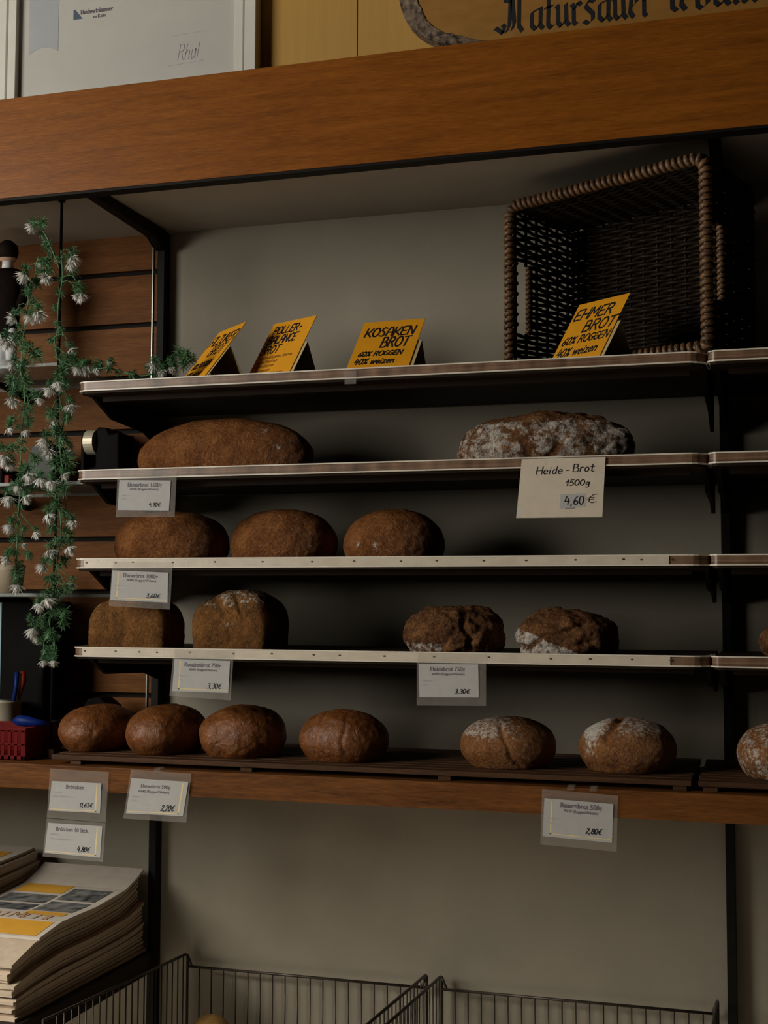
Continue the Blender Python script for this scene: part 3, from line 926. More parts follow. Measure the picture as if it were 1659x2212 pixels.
def price_tag(label, holder, paper, lines, price, y=-0.3935, border=True, smalls=None, pricepos=(.55, .14, .3, .14), hook=None):
    hq = px_quad(holder, y)
    c = sum(hq)/4
    t = thing('price_tag', tuple(c), label, 'price tag', 'white price tags in clear sleeves')
    # clear sleeve: two thin sheets joined at the rim
    MB().slab(hq, (0, 0.0005, 0)).build('sleeve', FILM, t)
    pq = px_quad(paper, y-0.0012)
    pp = MB().slab(pq, (0, 0.0006, 0)).build('paper', PAPER, t)
    mp = bilin(*[p+np.array([0, -0.0003, 0]) for p in pq])
    mpb = bilin(*[p+np.array([0, -0.00015, 0]) for p in pq])
    if border:
        b_ = MB()
        for (u0, u1, v0, v1) in ([(.10, .125, 0.07, .95), (.10, .98, .07, .095)] if border == 'L' else [(.90, .925, .05, .95), (.03, .925, .05, .075)]):
            b_.add([mpb(u0, v0), mpb(u1, v0), mpb(u1, v1), mpb(u0, v1)], [(0, 1, 2, 3)])
        b_.build('printed_border', BORDERY, pp)
    m = MB()
    for (txt, u0, u1, v, hv, bold) in lines:
        printed(m, txt, u0, u1, v, hv, mp, bold)
    m.build('printed_lettering', INKG, pp)
    m = MB()
    for (txt, u0, u1, v, hv) in (smalls or [('Allergene:', .07, .22, .47, .05), ('Salz', .07, .15, .35, .05)]):
        printed(m, txt, u0, u1, v, hv, mp, 0)
    m.build('small_print', INKP, pp)
    u, v, wv, hv = pricepos
    m = MB()
    ink(m, strokes(price, u, v, hv, slant=.25, fit=wv), 0.016, mp)
    m.build('handwritten_price', INK, pp)
    if hook:
        for hx in hook:
            q = at(hx, holder[0][1], y=y)
            MB().box(q[0]-0.006, q[0]+0.006, y-0.001, y+0.016, ZB-0.004, ZB+0.004).build('clip', FILM, t, label='clear plastic clip over the board edge')
    return t


T1 = lambda a, b, c, d: [(a, .20, .80, .78, .11, .02), (b, .26, .76, .66, .06, .012)]
price_tag('price tag reading Ehmerbrot 1500g below the long smooth loaf', [(254, 1017), (382, 1017), (377, 1117), (250, 1117)],
          [(258, 1037), (369, 1038), (365, 1103), (254, 1102)],
          [('Ehmerbrot 1500g', .17, .83, .79, .13, .02), ('60/40 (Roggen/Weizen)', .22, .77, .67, .07, .01)], '4,90€', pricepos=(.6, .13, .22, .13), border=None)
price_tag('price tag reading Ehmerbrot 1000g hanging before the first tin loaf', [(243, 1212), (373, 1215), (367, 1317), (235, 1309)],
          [(243, 1232), (363, 1237), (362, 1302), (238, 1296)],
          [('Ehmerbrot 1000g', .20, .82, .79, .13, .02), ('60/40 (Roggen/Weizen)', .27, .79, .67, .07, .01)], '3,60€', pricepos=(.62, .14, .24, .14), border='L')
price_tag('price tag reading Kosakenbrot 750g below the cracked tin loaf', [(375, 1402), (505, 1405), (498, 1513), (366, 1503)],
          [(377, 1423), (497, 1428), (493, 1497), (372, 1493)],
          [('Kosakenbrot 750g', .19, .84, .78, .13, .02), ('60/40 (Roggen/Weizen)', .28, .78, .66, .07, .01)], '3,30€', pricepos=(.62, .12, .24, .16), border='L')
price_tag('price tag reading Heidebrot 750g below the rough torn loaf', [(900, 1409), (1050, 1412), (1050, 1525), (900, 1524)],
          [(904, 1434), (1033, 1435), (1034, 1507), (906, 1506)],
          [('Heidebrot 750g', .20, .78, .79, .13, .02), ('60/40 (Roggen/Weizen)', .22, .77, .67, .07, .01)], '3,30€', pricepos=(.60, .12, .24, .13), border=None)
YB = -0.4105
price_tag('price tag reading Brötchen, upper one of the two at the left board end', [(108, 1660), (235, 1668), (228, 1777), (101, 1766)],
          [(112, 1687), (219, 1692), (216, 1757), (105, 1751)],
          [('Brötchen', .30, .66, .77, .13, .015)], '0,65€', y=YB, smalls=[('Allergene:', .05, .22, .62, .05), ('siehe Aushang im Laden', .05, .48, .48, .05)], pricepos=(.60, .18, .24, .14))
price_tag('price tag reading Brötchen 10 Stck., hanging just under another tag', [(101, 1768), (228, 1778), (222, 1862), (92, 1850)],
          [(104, 1777), (221, 1785), (216, 1853), (96, 1842)],
          [('Brötchen 10 Stck.', .16, .76, .76, .13, .015)], '4,80€', y=YB, smalls=[('Allergene:', .07, .23, .62, .05), ('siehe Aushang im Laden', .07, .46, .47, .05)], pricepos=(.58, .14, .22, .16))
price_tag('price tag reading Ehmerbrot 500g on the board below the second bun', [(283, 1662), (413, 1671), (402, 1777), (266, 1768)],
          [(284, 1681), (407, 1689), (395, 1763), (272, 1757)],
          [('Ehmerbrot 500g', .19, .70, .76, .10, .012), ('60/40 (Roggen/Weizen)', .16, .70, .62, .07, .01)], '2,20€', y=YB, pricepos=(.60, .12, .22, .17), hook=(340,))
price_tag('price tag reading Bauernbrot 500g on the board at right', [(1171, 1704), (1335, 1719), (1332, 1840), (1167, 1824)],
          [(1176, 1724), (1325, 1737), (1322, 1821), (1172, 1806)],
          [('Bauernbrot 500g', .24, .84, .80, .13, .02), ('70/30 (Roggen/Weizen)', .29, .79, .68, .08, .01)], '2,80€', y=YB, pricepos=(.62, .18, .22, .14), border='L', hook=(1233, 1282))

# handwritten cream card
q = px_quad([(1127, 992), (1308, 987), (1301, 1117), (1115, 1119)], -0.3935)
t = thing('handwritten_card', tuple(sum(q)/4), 'cream handwritten card taped to the rail below the long rough loaf', 'price card')
pp = MB().slab(q, (0, 0.0008, 0)).build('card', CARDB, t)
mp = bilin(*[p+np.array([0, -0.0004, 0]) for p in q])
mpb = bilin(*[p+np.array([0, -0.0002, 0]) for p in q])
m = MB()
ink(m, strokes('Heide', .19, .735, .125, slant=.12, fit=.31), .013, mp)
ink(m, strokes('-', .545, .745, .10, fit=.045), .013, mp)
ink(m, strokes('Brot', .625, .765, .125, slant=.1, fit=.245), .013, mp)
ink(m, strokes('1500g', .55, .535, .095, slant=.1, fit=.28), .013, mp)
ink(m, strokes('4,60', .555, .215, .14, slant=.02, fit=.22), .015, mp)
ink(m, strokes('€', .80, .235, .15, slant=.08, fit=.115), .010, mp)
ink(m, [[(.57, .152), (.68, .155)]], .007, mp)
m.build('handwriting', INK, pp)
MB().add([mpb(.50, .15), mpb(.80, .17), mpb(.80, .40), mpb(.50, .39)], [(0, 1, 2, 3)]).build('price_patch', PAPER, pp, label='white paper patch under the price')
m = MB()
for (u, v, du, dv) in ((.0, .0, .075, .17), (.20, .67, .02, .10), (.44, .26, .02, .11), (.955, .5, .02, .25), (.27, .90, .03, .07)):
    m = MB()
    m.add([mpb(u, v), mpb(u+du, v), mpb(u+du, v+dv), mpb(u, v+dv)], [(0, 1, 2, 3)])
    m.build('tape', TAPE, pp)

# clip on the top shelf rail
q = at(757, 815, y=-0.3935)
MB().slab(px_quad([(744, 802), (770, 801), (769, 829), (744, 830)], -0.3925), (0, 0.0008, 0)).box(q[0]-.010, q[0]+.010, -0.3925, -0.372, ZS[0]+0.0002, ZS[0]+0.001).build(
    'rail_clip', FILM, loc=(q[0], -0.392, q[2]), label='empty clear plastic clip on the top shelf rail below the yellow cards', cat='clip')

# ================================================================== yellow tent cards on the top shelf
CW, CH = 0.1281, 0.1602


def tent(bx, by, ph, la, label, rows):
    z0 = ZS[0]-0.004
    u = np.array([math.cos(ph), -math.sin(ph), 0])
    nb = np.array([math.sin(ph), math.cos(ph), 0])
    up = nb*math.sin(la)+np.array([0, 0, math.cos(la)])
    nrm = np.cross(u, up)
    nrm /= np.linalg.norm(nrm)     # towards the back-top
    if nrm[1] > 0:
        nrm = -nrm                 # outwards, to the front
    bl = np.array([bx, by, z0+0.0005])
    br = bl+u*CW
    t = thing('yellow_sign', tuple(bl+u*CW/2), label, 'sign', 'yellow handwritten bread signs')
    pp = MB().slab([bl+up*CH, br+up*CH, br, bl], -nrm*0.0012).build('card', YEL, t)
    mp = bilin(bl+up*CH, br+up*CH, br, bl, nrm*0.0004)
    m = MB()
    m2 = MB()
    for (txt, x, y, h, fit, wid, sl) in rows:
        ink(m2 if wid < .012 else m, strokes(txt, x, y, h, slant=sl, fit=fit), wid, mp)
    m.build('handwriting', INK, pp)
    if m2.v:
        m2.build('fine_handwriting', INKY, pp)
    # folded support: a panel behind the card and a back leg
    a0 = bl+u*0.004-nrm*0.0022
    w_ = u*(CW+0.004)
    ap = up*CH*0.58
    s = MB().slab([a0+ap, a0+w_+ap, a0+w_, a0], -nrm*0.0009)
    foot = a0+nb*(0.58*CH*math.sin(la)*1.25+0.02)
    foot[2] = z0+0.0005
    s.slab([a0+ap, a0+w_+ap, foot+w_, foot], nb*0.0009)
    s.build('support', YELB, t)
    return t


R60 = [('60% ROGGEN', .08, 0.290, .095, .70, .021, .18), ('40% weizen', .05, 0.130, .105, .66, .021, .18)]
tent(0.1649, -0.2841, 0.719, 0.6459, 'yellow sign at far left beside white flowers, turned almost edge on',
     [('FILZUKER', .04, 0.705, .17, .92, .027, .15), ('BROT', .34, 0.495, .17, .52, .027, .15)] + R60)
tent(0.315, -0.2837, 0.4653, 0.5332, 'yellow sign with a three line heading and fine small print',
     [('POLLER-', .10, .80, .12, .66, .024, .12), ('BALANCE', .08, .635, .13, .66, .024, .12), ('BROT', .04, .475, .125, .42, .024, .12),
      ('Sonnenblumen kerne', .05, .385, .05, .80, .008, .1), ('Haferflocken', .05, .315, .05, .50, .008, .1), ('Kurbiskerne', .05, .245, .05, .46, .008, .1),
      ('Leinsamen', .05, .175, .05, .42, .008, .1), ('Roggen und Weizen', .05, .105, .05, .76, .008, .1), ('Natursauer und Salz', .1, .04, .045, .76, .008, .1)])
tent(0.5553, -0.3578, 0.065, 0.7228, 'yellow sign reading KOSAKEN BROT standing alone in the middle',
     [('KOSAKEN', .09, 0.695, .165, .80, .027, .12), ('BROT', .42, 0.470, .19, .44, .027, .12), ('60% ROGGEN', .11, 0.310, .085, .70, .020, .18), ('40% weizen', .09, 0.155, .105, .64, .020, .18)])
tent(0.9394, -0.306, 0.6194, 0.5821, 'yellow sign reading EHMER BROT in front of the wicker basket',
     [('EHMER', .05, 0.725, .165, .74, .027, .12), ('BROT', .36, 0.505, .165, .60, .027, .12), ('60% ROGGEN', .06, 0.335, .115, .90, .021, .15), ('40% weizen', .06, 0.145, .125, .80, .021, .15)])

# ================================================================== wicker basket on the top shelf
bk0 = np.array([0.8459, -0.1934, ZS[0]-0.004])
bph, bw, bh, bdp = 0.4728, 0.4385, 0.3482, 0.195
bu = np.array([math.cos(bph), -math.sin(bph), 0])
bn = np.array([math.sin(bph), math.cos(bph), 0])
bz = np.array([0, 0, 1.0])


def bp(u, v, d):
    """basket point: u across the mouth, v up, d into the basket; the sides taper a little"""
    k = 1-0.06*d/bdp
    uu = bw/2+(u-bw/2)*k
    vv = bh/2+(v-bh/2)*k if d >= 0 else v
    return bk0+bu*uu+bz*(vv+0.002)+bn*d


bas = thing('wicker_basket', tuple(bk0+bu*bw/2+bn*0.08), 'large dark wicker basket lying on its side on the top shelf', 'basket')


def weave(name, fn, L, Hh, stakes, row, r_=0.0034, hole=None, gap=0.0, parent=bas):
    """rows along s (0..L) stacked over t (0..Hh), weaving round stakes; fn(s, t, out)"""
    m = MB()
    t_ = row*0.6
    k = 0
    ns = len(stakes)
    while t_ < Hh-row*0.3:
        spans = [(0, L)]
        if hole and hole[2] < t_ < hole[3]:
            spans = [(0, hole[0]), (hole[1], L)]
        for (s0, s1) in spans:
            if s1-s0 < 0.01:
                continue
            npt = max(6, int((s1-s0)/0.008))
            pts = []
            for i in range(npt+1):
                s = s0+(s1-s0)*i/npt
                ph = math.pi*(s/(L/ns))+math.pi*k
                pts.append(fn(s, t_+0.0012*mnoise.noise(Vector((s*30, t_*90, k*.7))), 0.0042*math.sin(ph)))
            m.tube(pts, r_*random.uniform(.85, 1.12), 5)
        t_ += row*random.uniform(.93, 1.07)
        k += 1
    for s in stakes:
        if hole and hole[0] < s < hole[1]:
            m.tube([fn(s, 0.0, 0), fn(s, hole[2], 0)], 0.0036, 5)
            m.tube([fn(s, hole[3], 0), fn(s, Hh, 0)], 0.0036, 5)
        else:
            m.tube([fn(s, Hh*i/8, 0) for i in range(9)], 0.0036, 5)
    return m.build(name, WICK, parent, smooth=True)


st_d = [bdp*(i+.5)/6 for i in range(6)]
hole = (0.018, 0.058, bh*0.28, bh*0.68)
weave('side_wall', lambda s, t, o: bp(o, t, s), bdp, bh, st_d, 0.0105, r_=0.0042, hole=hole)
weave('side_wall', lambda s, t, o: bp(bw+o, t, s), bdp, bh, st_d, 0.0095, r_=0.0054, hole=hole)
weave('side_wall', lambda s, t, o: bp(s, bh+o, t), bw, bdp, [bw*(i+.5)/13 for i in range(13)], 0.0078, r_=0.0046)
weave('side_wall', lambda s, t, o: bp(s, 0.006+o*.6, t), bw, bdp, [bw*(i+.5)/13 for i in range(13)], 0.0078, r_=0.0046)
weave('base_panel', lambda s, t, o: bp(s, t, bdp+o), bw, bh, [bw*(i+.5)/13 for i in range(13)], 0.0085, r_=0.0050)


def rope(path, R, pitch, r_, name, closed=True):
    """a rim wound round and round with cane"""
    P = [np.array(p) for p in path]
    if closed:
        P.append(P[0])
    seg = [np.linalg.norm(P[i+1]-P[i]) for i in range(len(P)-1)]
    L = sum(seg)
    cum = np.concatenate([[0], np.cumsum(seg)])
    n = int(L/pitch*10)
    pts = []
    for i in range(n+1):
        s = L*i/n
        j = min(np.searchsorted(cum, s, 'right')-1, len(seg)-1)
        p = P[j]+(P[j+1]-P[j])*((s-cum[j])/seg[j])
        t_ = (P[j+1]-P[j])/seg[j]
        a_ = bn-t_*(bn@t_)
        a_ /= np.linalg.norm(a_)
        b_ = np.cross(t_, a_)
        an = 2*math.pi*s/pitch
        pts.append(p+R*(a_*math.cos(an)+b_*math.sin(an)))
    m = MB()
    m.tube(pts, r_, 6)
    m.tube(P[:-1] if closed else P, R*0.8, 8, closed=closed)
    return m.build(name, WICKR, bas, smooth=True)


rr_ = 0.022
rim = []
for (cu, cv, a0) in ((bw-rr_, rr_, -90), (bw-rr_, bh-rr_, 0), (rr_, bh-rr_, 90), (rr_, rr_, 180)):
    for i in range(7):
        a = math.radians(a0+90*i/6)
        rim.append(bp(cu+rr_*math.cos(a), max(cv+rr_*math.sin(a), 0.010), 0.0)+bz*0.0)
dense = []
for i in range(len(rim)):
    a_, b_ = rim[i], rim[(i+1) % len(rim)]
    nn_ = max(1, int(np.linalg.norm(b_-a_)/0.03))
    for k in range(nn_):
        p = a_+(b_-a_)*k/nn_
        dense.append(p+bz*0.0015*mnoise.noise(Vector(tuple(p*25))))
rope(dense, 0.0075, 0.0125, 0.0050, 'rim')
for uu in (0.0, bw):
    rope([bp(uu, hole[2]+(hole[3]-hole[2])*i/8, hole[1]) for i in range(9)], 0.0045, 0.010, 0.0036, 'handle_edge', closed=False)

# ================================================================== certificate and sign above the beam
ZT = 1.0248
fy = -0.36
t = thing('certificate_frame', (0.07, fy, ZT), 'white framed certificate standing on the wooden beam at upper left', 'picture frame')
x0, x1, xi0, xi1, zi = -0.2267, 0.3687, -0.176, 0.3208, ZT+0.028
fr = MB()
for (a, b_, prof) in ((x0, xi0, 0), (xi1, x1, 1)):
    w = (b_-a)
    for (p, q_, yy) in ((0, .45, fy-0.004), (.45, .62, fy+0.003), (.62, 1.0, fy-0.010)) if prof == 0 else ((0, .38, fy-0.004), (.38, .5, fy+0.003), (.5, 1.0, fy-0.010)):
        fr.box(a+w*p, a+w*q_, yy, fy+0.020, ZT+0.0005, ZT+0.62)
fr.box(xi0, xi1, fy-0.006, fy+0.020, ZT+0.0005, zi)
fr.box(xi0, xi1, fy-0.006, fy+0.020, ZT+0.575, ZT+0.62)
fo = fr.build('frame_moulding', FRAMEW, t, bevel=0.001)
ct = MB().box(xi0, xi1, fy+0.004, fy+0.008, zi, ZT+0.575).build('certificate', CERT, t)
m = MB()
bx0, bx1 = -0.153, -0.083
zb0 = 1.150
top_ = [(bx0+(bx1-bx0)*i/12, zb0+0.012*math.sin(math.pi*i/12)) for i in range(13)]
m.add([(p[0], fy+0.0035, p[1]) for p in top_]+[(bx1, fy+0.0035, ZT+0.57), (bx0, fy+0.0035, ZT+0.57)], [tuple(range(15))])
m.build('printed_band', BANDG, ct)
mpc = lambda u, v: (u, fy+0.0034, v)
m = MB()
lx, lz = -0.048, 1.213
m.add([mpc(lx, lz), mpc(lx+.021, lz), mpc(lx+.004, lz+.021), mpc(lx, lz+.021)], [(0, 1, 2, 3)])
m.build('logo_mark', LOGO, ct)
m = MB()
printed(m, 'Handwerkskammer', lx+.017, lx+.092, lz+.009, .0105, mpc, .01)
printed(m, 'zu Köln', lx+.045, lx+.075, lz-.002, .007, mpc, .01)
m.build('logo_lettering', INKG, ct)
m = MB()
ink(m, strokes('Rhul', .192, 1.098, .032, slant=.3, fit=.045), .0014, mpc)
ink(m, [[(.17, 1.088), (.25, 1.092)]], .0007, mpc)
ink(m, [[(.18, 1.150), (.255, 1.153)]], .0007, mpc)
m.build('signature', INKP, ct)

# log slice sign
sy = -0.385
k_ = (2.7256+sy)/(2.7256-0.40)
t = thing('log_slice_sign', (1.28, sy, ZT), 'thick log slice sign with bark rim and old gothic lettering', 'sign')
scx, scz, sa, sb = 1.28, ZT+0.255, 0.62, 0.2545


def outline(k, seed=0.0, amp=0.0, n=120):
    pts = []
    for i in range(n):
        a = 2*math.pi*i/n
        c_, s_ = math.cos(a), math.sin(a)
        e = 2/5.0
        x = abs(c_)**e*math.copysign(1, c_)
        z = abs(s_)**e*math.copysign(1, s_)
        w = amp*mnoise.noise(Vector((c_*5+seed, s_*5, 0)))+amp*.6*mnoise.noise(Vector((c_*17+seed, s_*17, 1)))
        pts.append((scx+x*(sa-k+w), scz+z*(sb-k+w)))
    return pts


of = outline(0.004, 0, .003)
inn = outline(0.046, 3, .004)
m = MB()
inn = [(p[0], p[1]-0.036) for p in inn]
n = len(of)
m.add([(p[0], sy+0.008, p[1]) for p in of]+[(p[0], sy-0.006, p[1]) for p in inn]+[(p[0], sy+0.046, p[1]) for p in of],
      [(i, (i+1) % n, n+(i+1) % n, n+i) for i in range(n)]+[(i, (i+1) % n, 2*n+(i+1) % n, 2*n+i) for i in range(n)])
m.build('bark_rim', BARK, t, smooth=False)
m = MB()
m.add([(p[0], sy-0.004, p[1]) for p in inn]+[(p[0], sy+0.03, p[1]) for p in inn],
      [tuple(range(n)), tuple(range(n, 2*n))]+[(i, (i+1) % n, n+(i+1) % n, n+i) for i in range(n)])
face = m.build('sawn_face', SIGNW, t)
# blackletter, drawn with a broad nib
BL = {
 'N': (1.15, [[(-.30, .22), (-.12, .12), (.02, .02), (.10, .22), (.0, .30)], [(.22, 1.30), (.12, 1.05), (.34, 1.0), (.30, .25), (.16, .04)], [(.34, 1.0), (.62, 1.28), (.72, 1.1), (.70, .2), (.84, .02)], [(.42, 1.1), (.5, .3), (.40, .1)]]),
 'a': (.62, [[(.46, .68), (.10, .58), (.08, .16), (.24, .02), (.42, .2)], [(.46, .7), (.44, .14), (.56, .02)]]),
 't': (.46, [[(.18, 1.0), (.14, .14), (.26, .0), (.36, .1)], [(.02, .66), (.34, .7)]]),
 'u': (.62, [[(.04, .7), (.10, .6), (.10, .14), (.22, .02), (.40, .2)], [(.42, .72), (.44, .14), (.56, .02)]]),
 'r': (.50, [[(.04, .68), (.12, .58), (.12, .1), (.22, .02)], [(.14, .5), (.30, .72), (.42, .62)]]),
 's': (.58, [[(.46, .66), (.26, .74), (.10, .56), (.40, .30), (.40, .1), (.22, .0), (.04, .1)]]),
 'e': (.52, [[(.08, .3), (.36, .5), (.32, .68), (.14, .66), (.08, .2), (.22, .02), (.42, .14)]]),
 'l': (.34, [[(.10, 1.05), (.12, .14), (.26, .02)]]),
 'b': (.60, [[(.08, 1.05), (.10, .1), (.24, .0), (.44, .14), (.44, .56), (.30, .7), (.12, .5)]]),
 'm': (.90, [[(.04, .7), (.12, .58), (.12, .1), (.2, .02)], [(.14, .52), (.30, .72), (.40, .58), (.40, .1), (.48, .02)], [(.42, .52), (.58, .72), (.70, .58), (.70, .14), (.82, .02)]]),
}


def black(m, text, x0, x1, z0, h):
    tot = sum(BL[c][0] if c != ' ' else .55 for c in text)
    k = (x1-x0)/tot
    cx = x0
    mp_ = lambda u, v: (u, sy-0.0045, v)
    for ch in text:
        if ch == ' ':
            cx += .55*k
            continue
        w, ss = BL[ch]
        ink(m, [[(cx+p[0]*k, z0+p[1]*h) for p in s] for s in ss], 0, mp_, nib=(k*.10*.78, h*.085*.55))
        cx += w*k


m = MB()
xa = at(1085, 75, y=sy-.0045)
xb = at(1412, 37, y=sy-.0045)
xc = at(1445, 28, y=sy-.0045)
xd = at(1640, 8, y=sy-.0045)
black(m, 'Natursauer', xa[0], xb[0], xa[2]+0.001, 0.060)
black(m, 'lebum', xc[0], xd[0], xc[2]+0.001, 0.060)
m.build('gothic_lettering', INK, face)

# ================================================================== left wall: rod, glass shelves, small things
rx, ry = -0.100, -0.300
t = thing('upright_rod', (rx, ry, ZB), 'thin dark upright rod with flowers wound round it at left', 'rod')
MB().tube([(rx, ry, ZB+0.016), (rx, ry, ZSOF-0.004)], 0.0032, 8).build('rod', BLACKM, t, smooth=True)
MB().lathe((rx, ry, ZSOF-0.006), [(0.008, 0), (0.008, 0.0055)], 12).build('top_cap', BLACKM, t)
MB().lathe((rx, ry, ZB+0.0005), [(0.006, 0), (0.006, 0.014), (0.004, 0.017)], 12).build('white_foot', WHITEP, t, label='white plastic foot of the rod')


def glass_shelf(z, label, xe=-0.108):
    t = thing('glass_shelf', (-0.5, -0.14, z-0.008), label, 'shelf', 'glass shelves on the slatted wall')
    MB().box(-0.95, xe, -0.285, -0.003, z-0.008, z).build('pane', GLASS, t, bevel=0.0008)
    for x in (-0.35, -0.9):
        MB().prism([(-0.003, z-0.008), (-0.16, z-0.008), (-0.16, z-0.014), (-0.003, z-0.04)], 'x', x-0.004, x+0.004).build('bracket', BLACKM, t)
    return t


zg1, zg2, zg3 = 0.504, 0.2495, 0.0138
glass_shelf(zg1, 'glass shelf on slatted wall with the little groom figure')
glass_shelf(zg2, 'glass shelf on slatted wall under the black tape dispenser', -0.045)
glass_shelf(zg3, 'lowest glass shelf on slatted wall above the red basket')

# groom cake figurine
g = at(14, 700, y=-0.15)
gx, gy, gz0 = g[0], -0.15, zg1
t = thing('cake_figurine', (gx, gy, gz0), 'groom cake figurine in a dark suit at the left edge', 'figurine')
MB().lathe((gx-0.01, gy, gz0+0.0005), [(0.05, 0), (0.05, 0.02), (0.045, 0.03), (0.028, 0.036)], 32).build('base', WHITEP, t, smooth=True)
zt = gz0+0.036
body = MB()
body.lathe((gx-0.012, gy, zt), [(0.012, 0), (0.016, 0.05), (0.018, 0.10), (0.010, 0.105)], 16).lathe((gx+0.014, gy, zt), [(0.012, 0), (0.014, 0.05), (0.016, 0.10), (0.010, 0.105)], 16)
body.build('trousers', WHITEP, t, smooth=True)
body = MB()
body.lathe((gx, gy, zt+0.055), [(0.018, -0.01), (0.030, 0.02), (0.033, 0.07), (0.038, 0.115), (0.040, 0.142), (0.030, 0.155), (0.012, 0.160)], 24, 1.0, 0.65)
body.tube([(gx+0.036, gy, zt+0.20), (gx+0.052, gy-0.004, zt+0.16), (gx+0.046, gy-0.02, zt+0.12)], [0.013, 0.012, 0.010], 10)
body.tube([(gx-0.036, gy, zt+0.20), (gx-0.050, gy-0.004, zt+0.16), (gx-0.044, gy-0.02, zt+0.12)], [0.013, 0.012, 0.010], 10)
body.build('jacket', SUIT, t, smooth=True)
MB().lathe((gx, gy, zt+0.210), [(0.014, 0), (0.013, 0.012), (0.012, 0.022)], 16).build('collar', WHITEP, t, smooth=True)
hz = zt+0.225
MB().lathe((gx, gy, hz), [(0.006, 0), (0.018, 0.008), (0.022, 0.022), (0.020, 0.038), (0.010, 0.047)], 20).build('head', SKIN, t, smooth=True)
MB().lathe((gx+0.001, gy-0.003, hz+0.010), [(0.012, 0), (0.021, 0.004), (0.0245, 0.016), (0.022, 0.032), (0.010, 0.042)], 20).build('hair', HAIR, t, smooth=True)

# black tape dispenser and dark box on the second glass shelf
t = thing('tape_dispenser', (-0.115, -0.07, zg2), 'black tape dispenser with a pale roll beside the flowers', 'tape dispenser')
MB().prism([(-.160, zg2+.001), (-.058, zg2+.001), (-.060, zg2+.126), (-.083, zg2+.122), (-.091, zg2+.137), (-.116, zg2+.139), (-.119, zg2+.050), (-.158, zg2+.040)],
           'y', -0.105, -0.03).build('body', BLACKP, t, bevel=0.004)
MB().prism([(-.158, zg2+.035), (-.149, zg2+.035), (-.149, zg2+.134), (-.158, zg2+.130)], 'y', -0.10, -0.045).build('side_plate', BLACKP, t, bevel=0.002)
rl = MB()
rl.add([(xx, -.090+.028*math.cos(a), zg2+.106+.028*math.sin(a)) for xx in (-.1440, -.1205) for a in np.linspace(0, 2*math.pi, 28, False)],
       [tuple(range(28)), tuple(range(28, 56))]+[(k, (k+1) % 28, 28+(k+1) % 28, 28+k) for k in range(28)])
rl.build('tape_roll', TIN, t, label='pale tape roll')
MB().tube([(-.154, -0.107, zg2+.040), (-.146, -0.110, zg2+.022), (-.140, -0.107, zg2+.006)], 0.0015, 6).build('cutter', STEEL, t)
q = [at(85, 930, y=-0.09), at(106, 930, y=-0.09), at(112, 1030, y=-0.09), at(58, 1030, y=-0.09)]
MB().prism([(q[0][0], zg2+.10), (q[1][0]+.03, zg2+.10), (q[2][0]+.02, zg2+.0008), (q[3][0], zg2+.0008)], 'y', -0.12, -0.05).build(
    'dark_box', GREENB, loc=(q[0][0], -0.085, zg2), label='dark green slanted box behind the hanging flowers on glass shelf', cat='box', bevel=0.002)
q0 = at(0, 1030, y=-0.2)
q1 = at(38, 1030, y=-0.2)
t = thing('black_case', ((q0[0]+q1[0])/2-.02, -0.2, zg2), 'low black case with an orange red catch at the left edge', 'case')
MB().box(q0[0]-.06, q1[0]-.012, -0.24, -0.12, zg2+.0008, zg2+.036).build('case_body', BLACKP, t, bevel=0.003)
MB().box(q1[0]-.014, q1[0]+.001, -0.235, -0.215, zg2+.0008, zg2+.022).build('red_catch', REDO, t, bevel=0.002)

# pot on glass shelf (lowest) and a black box added for the shade below it
p = at(30, 1262, y=-0.16)
MB().lathe((p[0]-.01, -0.16, zg3+.0006), [(0.026, 0), (0.032, 0.05), (0.034, 0.062)], 24).build('beige_pot', mat('beige_clay', (0.36, 0.29, 0.2), .6), smooth=True, loc=(p[0]-.01, -0.16, zg3),
    label='small beige pot on the lowest glass shelf behind flowers', cat='pot')
a0 = at(4, 1300, y=-0.13)
a1 = at(98, 1300, y=-0.13)
t = thing('shade_box', ((a0[0]+a1[0])/2, -0.07, ZB), 'black box standing in for shade on the slatted wall behind the red basket', 'shade_block')
MB().box(a0[0], a1[0], -0.13, -0.012, ZB+.0006, -0.005).build('shade_body', BLACKP, t, bevel=0.004)
MB().box(a0[0]-.05, a0[0]-.001, -0.128, -0.014, ZB+.0006, -0.006).build('pale_side_panel', mat('pale_blue_panel', (.35, .55, .62), .4), t, label='pale blue side panel', bevel=0.002)

# tin cup with utensils, standing behind the red basket
cpx = at(22, 1530, y=-0.16)
cz0 = ZB+0.0006
t = thing('utensil_tin', (cpx[0], -0.18, cz0), 'open tin holding a red handled tool behind the red basket', 'tin')
ztop = at(20, 1514, y=-0.18)[2]
MB().lathe((cpx[0], -0.18, cz0), [(0.030, 0), (0.034, (ztop-cz0)*.6), (0.036, ztop-cz0-.003), (0.038, ztop-cz0)], 28).build('can', TIN, t, smooth=True)
ha = at(40, 1515, y=-0.175)
hb = at(50, 1450, y=-0.175)
MB().tube([(ha[0], -0.175, ha[2]-.04), (ha[0]+.001, -0.175, ha[2]+.01), (hb[0]+.002, -0.175, (ha[2]+hb[2])/2+.012), (hb[0], -0.175, hb[2])], [0.003, 0.004, 0.006, 0.006], 10).build(
    'red_handled_tool', REDO, loc=(ha[0], -0.175, ha[2]), smooth=True, label='tool with a red handle standing up in the tin', cat='kitchen tool')
hb = at(36, 1452, y=-0.185)
